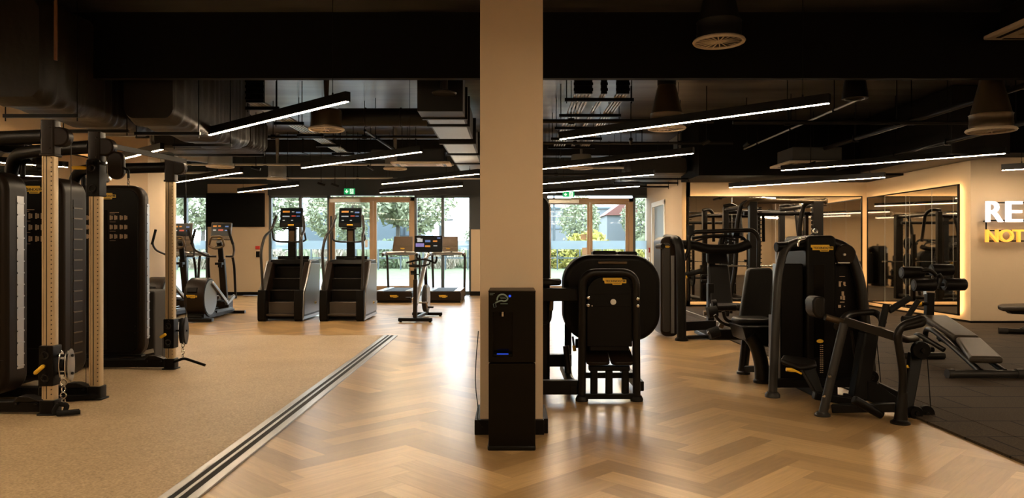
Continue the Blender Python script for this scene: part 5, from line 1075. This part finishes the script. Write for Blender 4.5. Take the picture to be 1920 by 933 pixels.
LIT1 = [(0, .08, .72, .34, .12), (2, .08, .42, .34, .07), (3, .52, .44, .2, .07), (1, .72, .68, .22, .1), (2, .52, .75, .12, .05), (1, .76, .44, .16, .06), (2, .1, .14, .1, .05), (2, .5, .14, .1, .05)]
LIT2 = [(0, .04, .70, .22, .2), (0, .32, .74, .2, .14), (2, .05, .35, .22, .2), (3, .32, .38, .34, .16), (1, .70, .68, .24, .2), (1, .70, .34, .22, .2), (0, .06, .06, .2, .1)]
LIT4 = [(0, .06, .72, .20, .12), (0, .34, .74, .14, .10), (2, .08, .42, .16, .08), (3, .36, .40, .26, .12), (1, .72, .70, .18, .10), (1, .72, .40, .18, .08)]
LIT3 = [(4, .02, .30, .32, .24), (2, .08, .64, .2, .22), (1, .38, .62, .2, .14), (0, .38, .28, .2, .12), (0, .68, .64, .16, .1), (2, .70, .34, .14, .06), (1, .84, .86, .12, .08), (2, .06, .86, .14, .05)]

# ---------------------------------------------------------------- stair climbers
def stair_climber(label, x, y, rz=0):
    t = thing('stair_climber', label, 'stair climber', (x, y, 0), rz, 'stair climbers')
    hw = .43
    prof = [(0, .03), (1.30, .03), (1.30, 1.12), (1.22, 1.19), (.62, 1.17), (.50, 1.10), (.16, .62), (.10, .60), (0, .60), (-.02, .3)]
    for s in (-1, 1):
        b = MB(); b.prism(prof, 'x', s * hw, s * (hw - .115)); sd = b.build('side_panel', shroud2, t, bevel=.012)
        b = MB(); xo = s * (hw + .004)
        edge = [(.02, .06), (.05, .55), (.30, .80), (.56, 1.16)]
        b.tube([(xo, p[0], p[1]) for p in fil([(0, *q) for q in []] or [(e[0], e[1], 0) for e in edge], .06, 4)] if False else [(xo, e[0], e[1]) for e in edge], .018, 8); b.box((xo - .006, .0, .03), (xo + .006, 1.3, .085)); b.build('silver_edge', silver, sd)
        b = MB(); b.prism([(.10, .12), (1.27, .12), (1.27, 1.10), (.62, 1.12), (.30, .74), (.12, .5)], 'x', s * (hw - .0), s * (hw + .012)); b.build('side_cover', discg, sd, bevel=.004)
        b = MB(); b.prism([(-.05, .03), (.0, .0), (.12, .0), (.14, .60), (-.03, .61), (-.065, .35)], 'x', s * hw, s * (hw - .15)); b.build('front_post', shroud, t, bevel=.012)
        # handrail
        q = [(s * .35, .10, .60), (s * .40, .05, 1.30), (s * .30, .12, 1.62), (s * .20, .45, 1.74), (s * .13, .62, 2.06)] if s < 0 else [(s * .30, .14, .62), (s * .28, .18, 1.28), (s * .34, .35, 1.60), (s * .36, .55, 1.82), (s * .33, .62, 2.06)]
        q = [(s * .37, .10, .60), (s * .40, .06, 1.36), (s * .36, .16, 1.66), (s * .33, .50, 1.78), (s * .27, .62, 2.08)]
        b = MB(); b.tube(fil(q, .12, 5), .027, 12); b.build('handrail', greyp, t)
    b = MB(); b.tube(fil([(-.32, .50, 1.78), (-.33, .62, 1.58), (-.20, .68, 1.55), (.20, .68, 1.55), (.33, .62, 1.58), (.32, .50, 1.78)], .06, 5), .018, 12); b.build('front_bar', greyp, t)
    n = 5
    for i in range(n):
        y0 = .02 + i * .17; z = .10 + i * .225
        b = MB(); b.box((-.29 if i < 2 else -.32, y0, z), (.29 if i < 2 else .32, y0 + .24, z + .04)); b.box((-.29 if i < 2 else -.32, y0 + .16, z - .02), (.29 if i < 2 else .32, y0 + .19, z + .26)); st_ = b.build('step', stepb if i == 0 else shroud, t, bevel=.008); b = MB(); b.box((-.28, y0 - .004, z + .018), (.28, y0 + .02, z + .042)); b.build('step_nosing', stepb, st_, bevel=.004)
    b = MB(); b.prism([(.55, 1.10), (1.28, 1.12), (1.28, 1.19), (.60, 1.19)], 'x', -.38, .38); b.build('top_cover', shroud, t, bevel=.01)
    b = MB(); b.box((-.36, .2, .03), (.36, 1.28, .09)); b.box((-.36, 1.1, .09), (.36, 1.28, 1.15)); b.box((-.36, .35, .03), (.36, .40, .30)); b.build('base', black, t)
    b = MB(); b.cbox((0, .80, 1.54), (.16, .09, .80)); b.cbox((0, .76, 1.21), (.22, .2, .04)); b.cbox((-.02, .72, 1.82), (.30, .12, .035)); b.cyl((.05, .74, 1.42), (.05, .75, 1.46), .012); m = b.build('console_mast', black, t, bevel=.01)
    b = MB(); b.box((-.05, .750, 1.55), (.05, .755, 1.78)); b.build('control_plate', brass, m)
    screen(t, .46, .40, .05, Matrix.Translation((.0, .72, 2.05)) @ Matrix.Rotation(R(-10), 4, 'X'), black, logo=True, lit=LIT1)
    badge(t, hw + .013, .30, .16, .92, ax='x', sgn=1)
    return t
sc1 = stair_climber('stair climber on the left of the pair, next to the elliptical', -4.50, 14.5, 0)
sc2 = copy_tree(sc1, (-3.30, 14.5, 0), 0, 'stair climber on the right of the pair, before the exit doors')

# ---------------------------------------------------------------- ellipticals
def elliptical(label, x, y, rz):
    t = thing('elliptical_trainer', label, 'elliptical trainer', (x, y, 0), rz, 'elliptical trainers')
    b = MB(); rr = .385; b.lathe([(.10, -.19), (rr * .93, -.19), (rr, -.16), (rr, .15), (rr * .95, .18), (.10, .18)], (0, .38, .46), 44, 'x'); d = b.build('flywheel_housing', shroud2, t)
    b = MB(); b.lathe([(.02, .178), (rr * .86, .178), (rr * .88, .19), (.02, .192)], (0, .38, .46), 44, 'x'); b.lathe([(.02, -.202), (rr * .88, -.2), (rr * .86, -.188), (.02, -.188)], (0, .38, .46), 44, 'x'); b.build('side_disc', discg, d)
    b = MB(); b.cbox((-.03, .03, .62), (.18, .05, .10), (-25, 0, 0)); b.build('rear_handle', shroud, d, bevel=.01)
    badge(d, -.03, .50, .20, -.012)
    b = MB(); b.box((-.13, .05, .04), (.13, 1.95, .12)); b.box((-.16, .1, .08), (.16, .75, .16)); b.build('base_rail', black, t, bevel=.01)
    b = MB(); b.box((-.36, .0, .012), (.34, .13, .075)); b.build('rear_foot', black, t, bevel=.012)
    b = MB(); b.box((-.36, 1.88, .012), (.36, 2.0, .075)); b.build('front_foot', graphite, t, bevel=.012)
    for s in (-1, 1):
        b = MB(); b.beam((s * .20, .42, .74 if s > 0 else .52), (s * .22, 1.20, .30), .06, .07); b.beam((s * .22, 1.16, .27), (s * .24, 1.62, .42), .06, .06); a = b.build('pedal_arm', silver, t, bevel=.01)
        b = MB(); b.prism(rrect(s * .16 - .075, s * .16 + .075, .82, 1.22, .05, 4), 'z', .33, .37); b.build('pedal', rubber, a, bevel=.01)
        b = MB(); b.tube(fil([(s * .26, 1.62, .36), (s * .27, 1.50, 1.05), (s * .25, 1.46, 1.23)], .1), .026, 12); b.build('lever_link', graphite, t)
        b = MB(); b.tube(fil([(s * .10, 1.50, 1.25), (s * .26, 1.46, 1.25), (s * .40, 1.10, 1.38), (s * .42, .98, 1.52), (s * .33, .95, 1.80)], .10, 6), .022, 12); h = b.build('moving_handle', greyp, t)
        b = MB(); b.tube([(s * .42, .975, 1.50), (s * .33, .95, 1.81)], .026, 12); b.build('foam_grip', rubber, h)
        b = MB(); b.box((s * .13 - .05, .75, .12), (s * .13 + .05, 1.7, .17)); b.build('track', steel if False else greyp, t, bevel=.005)
    b = MB(); b.beam((0, 1.75, .10), (0, 1.52, 1.20), .13, .11); b.cbox((0, 1.74, .24), (.24, .28, .22)); b.build('front_column', shroud2, t, bevel=.02, seg=3)
    b = MB(); b.tube(fil([(0, 1.50, 1.18), (0, 1.44, 1.45), (0, 1.36, 1.56)], .1), .055, 12); b.cbox((0, 1.38, 1.10), (.14, .12, .05)); b.cyl((.02, 1.36, 1.02), (.02, 1.36, 1.12), .04); b.build('console_mast', black, t)
    b = MB(); b.tube(fil([(-.15, 1.20, 1.47), (-.10, 1.20, 1.66), (.12, 1.20, 1.66), (.17, 1.20, 1.47), (.05, 1.20, 1.42), (-.06, 1.20, 1.42), (-.15, 1.20, 1.47)], .05, 5), .024, 12); b.tube([(0, 1.2, 1.43), (0, 1.4, 1.45)], .03); b.build('fixed_handlebar', brass, t)
    screen(t, .42, .37, .05, Matrix.Translation((.04, 1.36, 1.78)) @ Matrix.Rotation(R(-14), 4, 'X'), consb, logo=True, lit=LIT4)
    return t
el1 = elliptical('elliptical trainer with big round drum, in full view left of the stair climbers', -6.08, 14.25, 2)
el2 = copy_tree(el1, (-7.05, 14.6, 0), 2, 'elliptical trainer half hidden behind the pale column of the cable machine')

# ---------------------------------------------------------------- treadmills
def treadmill(label, x, y, rz, scr=None):
    t = thing('treadmill', label, 'treadmill', (x, y, 0), rz, 'treadmills')
    hw = .47
    b = MB(); b.prism([(-hw, .06), (hw, .06), (hw, .24), (hw - .03, .30), (-hw + .03, .30), (-hw, .24)], 'y', 0, 1.9); b.build('deck', shroud2, t, bevel=.02, seg=3)
    b = MB(); b.box((-hw + .02, .05, 0.0), (hw - .02, 1.8, .07)); b.build('underframe', black, t)
    b = MB(); b.box((-.27, .03, .295), (.27, 1.85, .306)); b.build('running_belt', rubber, t)
    for s in (-1, 1):
        b = MB(); b.box((s * .29, -.005, .296), (s * (hw - .01), 1.88, .318)); b.build('side_rail', silver, t, bevel=.006)
        b = MB(); b.tube(fil([(s * .44, 1.80, .10), (s * .46, 1.70, 1.10), (s * .46, 1.62, 1.28), (s * .46, .95, 1.24)], .10, 5), .032, 12, ry=.036); b.build('upright', greyp, t)
    badge(t, 0, .17, .22, -.002)
    b = MB(); b.tube(fil([(-.47, 1.0, 1.27), (-.46, 1.28, 1.30), (0, 1.36, 1.32), (.46, 1.28, 1.30), (.47, 1.0, 1.27)], .12, 5), .045, 12, ry=.035); b.cbox((0, 1.5, 1.27), (.88, .30, .06)); b.build('handrail', silver, t, bevel=.01)
    M = Matrix.Translation((0, 1.55, 1.53)) @ Matrix.Rotation(R(-12), 4, 'X')
    b = MB(); b.M = M; b.prism([(-.30, -.24), (.28, -.24), (.27, .24), (-.25, .24)], 'y', 0, .05); c = b.build('console', consb, t, bevel=.012)
    b = MB(); b.M = M; b.box((-.235, -.005, -.03), (.255, 0, .225)); b.build('screen', scr or consb, c, smooth=False)
    b = MB(); b.M = M; b.box((-.29, -.007, -.045), (.27, 0, -.035)); b.build('console_seam', ink, c, smooth=False)
    badge(c, 0, 1.42, .12, 1.512)
    b = MB(); b.cbox((0, 1.55, 1.28), (.3, .12, .12)); b.cbox((.12, 1.2, 1.33), (.05, .05, .03)); b.build('console_neck', black, t, bevel=.01)
    return t
tm1 = treadmill('treadmill before the right hand leaf of the exit doors, with a brown console', -3.08, 19.5, 0)
tm2 = copy_tree(tm1, (-1.80, 19.5, 0), 0, 'treadmill nearest the pillar, in front of the window beside the exit doors')
tm3 = copy_tree(tm1, (-7.2, 17.2, 0), 38, 'treadmill turned at an angle under the wall television, behind the elliptical')
tm4 = copy_tree(tm1, (-8.75, 17.6, 0), 38, 'treadmill by the far left window, mostly hidden by the pale column')

# ---------------------------------------------------------------- indoor bike
t = thing('exercise_bike', 'indoor cycling bike with a wide lit screen in front of the treadmills', 'exercise bike', (-1.86, 14.3, 0), -3)
b = MB(); b.box((-.32, -.03, .02), (.33, .07, .085)); b.build('rear_foot', black, t, bevel=.01)
b = MB(); b.box((-.30, 1.30, .02), (.33, 1.38, .08)); b.build('front_foot', black, t, bevel=.01)
for x, y in ((-.28, .02), (.29, .02), (-.26, 1.34), (.29, 1.34)):
    b = MB(); b.cyl((x, y, 0), (x, y, .03), .025); b.build('level_foot', rubber, t)
b = MB(); b.beam((0, .02, .09), (0, .06, .82), .075, .09); b.beam((0, .05, .07), (0, 1.34, .07), .07, .06); b.build('seat_tube', shroud2, t, bevel=.01)
b = MB(); b.beam((0, .06, .80), (0, .05, 1.02), .05, .05); b.cbox((0, .04, .92), (.16, .10, .02)); b.cyl((-.09, .05, .96), (-.02, .05, .96), .03); b.build('seat_post', graphite, t, bevel=.004)
b = MB(); b.hull([(-.03, .36, 1.05), (.03, .36, 1.05), (.05, .16, 1.05), (.12, .0, 1.06), (.10, -.07, 1.06), (-.10, -.07, 1.06), (-.12, 0, 1.06), (-.05, .16, 1.05)], (0, 0, .05)); b.build('saddle', rubber, t, bevel=.02, seg=3)
b = MB(); b.tube(fil([(0, .10, .35), (.03, .5, .75), (.04, .95, 1.15), (.04, 1.0, 1.2)], .3, 6), .045, 12); b.build('main_frame', silver, t)
b = MB(); b.lathe([(.05, -.05), (.26, -.05), (.28, -.035), (.28, .035), (.26, .05), (.05, .05)], (.05, .98, .40), 36, 'x'); fw = b.build('flywheel_housing', greyp, t)
b = MB(); b.lathe([(.02, .05), (.10, .05), (.10, .06), (.02, .06)], (.05, .98, .40), 20, 'x'); b.box((.095, .78, .22), (.105, 1.15, .62)); b.build('side_cover', silver, fw)
b = MB(); b.beam((0.02, 1.32, .08), (.03, .98, 1.1), .06, .08); b.build('front_post', black, t, bevel=.008)
b = MB(); b.cyl((-.14, .55, .34), (.16, .55, .34), .02); b.beam((.13, .55, .34), (.13, .68, .24), .02, .03); b.beam((-.13, .55, .34), (-.13, .42, .44), .02, .03); b.lathe([(.02, -.02), (.10, -.02), (.10, .02), (.02, .02)], (-.08, .55, .34), ax='x'); b.build('crank', steel, t)
for x, y, z in ((.20, .68, .24), (-.20, .42, .44)):
    b = MB(); b.cbox((x, y, z), (.10, .10, .03)); b.cyl((x - .06, y, z), (x + .05, y, z), .018); b.build('pedal', black, t, bevel=.006)
b = MB(); b.tube(fil([(-.30, .72, 1.13), (-.16, .84, 1.17), (0, .88, 1.20), (.16, .84, 1.17), (.27, .80, 1.11), (.31, .68, 1.18), (.32, .66, 1.25)], .06, 5), .02, 10); b.tube(fil([(-.07, .62, 1.29), (-.09, .72, 1.22), (-.04, .86, 1.2)], .04), .018); b.tube(fil([(.15, .86, 1.17), (.17, .7, 1.10), (0, .8, 1.06), (-.18, .7, 1.10), (-.2, .84, 1.14)], .05), .016); b.build('handlebar', rubber, t)
b = MB(); b.tube(fil([(.04, 1.0, 1.18), (.08, 1.05, 1.32), (.06, 1.1, 1.42)], .05), .04); b.build('screen_arm', steel, t)
c = screen(t, .58, .34, .04, Matrix.Translation((.09, 1.02, 1.51)) @ Matrix.Rotation(R(-4), 4, 'X'), black, logo=False, lit=LIT3)

# ---------------------------------------------------------------- wall items
t = thing('television', 'large black television on the beige wall between the far windows', 'television', (BX(443), YB - .1, 2.1))
b = MB(); b.box((BX(389), YB - .10, BZ(425)), (BX(498), YB - .06, BZ(362))); c = b.build('frame', gloss if False else black, t, world=True, bevel=.008)
b = MB(); b.box((BX(390), YB - .104, BZ(424)), (BX(497), YB - .10, BZ(363))); b.build('screen', tv, c, world=True, smooth=False)
b = MB(); b.box((BX(430), YB - .06, BZ(410)), (BX(460), YB - .04, BZ(380))); b.build('wall_bracket', black, t, world=True)
def exit_sign(label, px, py, w, h, y):
    p = W(px, py, y); k = y / F; w *= k; h *= k; t = thing('exit_sign', label, 'exit sign', p)
    b = MB(); b.box((-w / 2, 0, -h / 2), (w / 2, .04, h / 2)); pn = b.build('panel', e_gr, t, smooth=False, bevel=.004)
    b = MB(); b.cyl((w * .4, .02, h / 2), (w * .4, .02, 4.24 - p.z), .008, seg=8); b.cyl((-w * .4, .02, h / 2), (-w * .4, .02, 4.24 - p.z), .008, seg=8); b.build('hanger_rod', black, t)
    b = MB(); s = h * .36; cx = -w * .25
    b.prism([(cx - s * .2, s * .9), (cx + s * .2, s * .9), (cx + s * .2, 0), (cx + s * .75, s * .35), (cx + s * .75, -s * .15), (cx, -s * .95), (cx - s * .75, -s * .15), (cx - s * .75, s * .35), (cx - s * .2, 0)], 'y', -.004, 0)
    b.build('arrow', e_ex, pn, smooth=False)
    b = MB(); cx = w * .24; b.box((cx - w * .19, -.003, -h * .42), (cx + w * .15, 0, h * .42)); dp = b.build('doorway', e_ex, pn, smooth=False)
    b = MB(); cx -= .01; b.lathe([(.001, -.003), (s * .2, -.003), (s * .2, 0), (.001, 0)], (cx + s * .15, -.003, s * .72), 12, 'y')
    for pts, r_ in (([(cx + .06 * s, s * .45), (cx - .1 * s, -s * .1)], s * .17), ([(cx - .1 * s, -s * .1), (cx + .35 * s, -s * .35), (cx + .25 * s, -s * .85)], s * .11), ([(cx - .1 * s, -s * .1), (cx - .35 * s, -s * .5), (cx - .7 * s, -s * .7)], s * .11), ([(cx, s * .45), (cx - .5 * s, s * .2), (cx - .6 * s, -s * .05)], s * .08), ([(cx + .1 * s, s * .45), (cx + .5 * s, s * .3), (cx + .7 * s, s * .45)], s * .08)):
        b.tube([(x, -.005, z) for x, z in pts], r_, 8, ry=None) if False else [b.beam((x0, -.005, z0), (x1, -.005, z1), r_ * 2 if False else .004, r_ * 2) for (x0, z0), (x1, z1) in zip(pts, pts[1:])]
    b.build('running_figure', e_gr, dp, smooth=False); return t
exit_sign('green emergency exit sign hanging above the exit doors left of the pillar', 655, 358.5, 20, 11, 22.3)
exit_sign('green emergency exit sign above the glass doors right of the pillar', 1066, 364, 22, 10, 22.3)
t = thing('fire_alarm_point', 'small red call point on the wall beside the grey side door', 'fire alarm', (XS, 19.9, 1.3))
q = Vector((XS - .02, 22.2, 1.4)); b = MB(); b.box((XS - .03, 22.3, 1.30), (XS, 22.42, 1.45)); b.build('call_box', red, t, world=True, bevel=.006)
b = MB(); b.box((XS - .034, 22.33, 1.34), (XS - .03, 22.39, 1.41)); b.build('glass_face', whitep, t, world=True)
t = thing('wall_switch', 'white wall switch beside the grey side door', 'switch', (XS, 22.3, 1.1)); b = MB(); b.box((XS - .02, 22.28, 1.0), (XS, 22.45, 1.16)); p_ = b.build('plate', whitep, t, world=True, bevel=.004); b = MB(); b.box((XS - .026, 22.33, 1.04), (XS - .02, 22.40, 1.12)); b.build('rocker', black, p_, world=True)
t = thing('fire_alarm_point', 'red call point on the beige wall under the television', 'fire alarm', (BX(484), YB - .03, 1.4)); b = MB(); b.box((BX(480), YB - .06, 1.40), (BX(488), YB - .02, 1.50)); b.build('call_box', red, t, world=True, bevel=.006)
b = MB(); b.box((BX(481), YB - .06, 1.16), (BX(488), YB - .02, 1.34)); b.build('test_switch', black, t, world=True, bevel=.006)
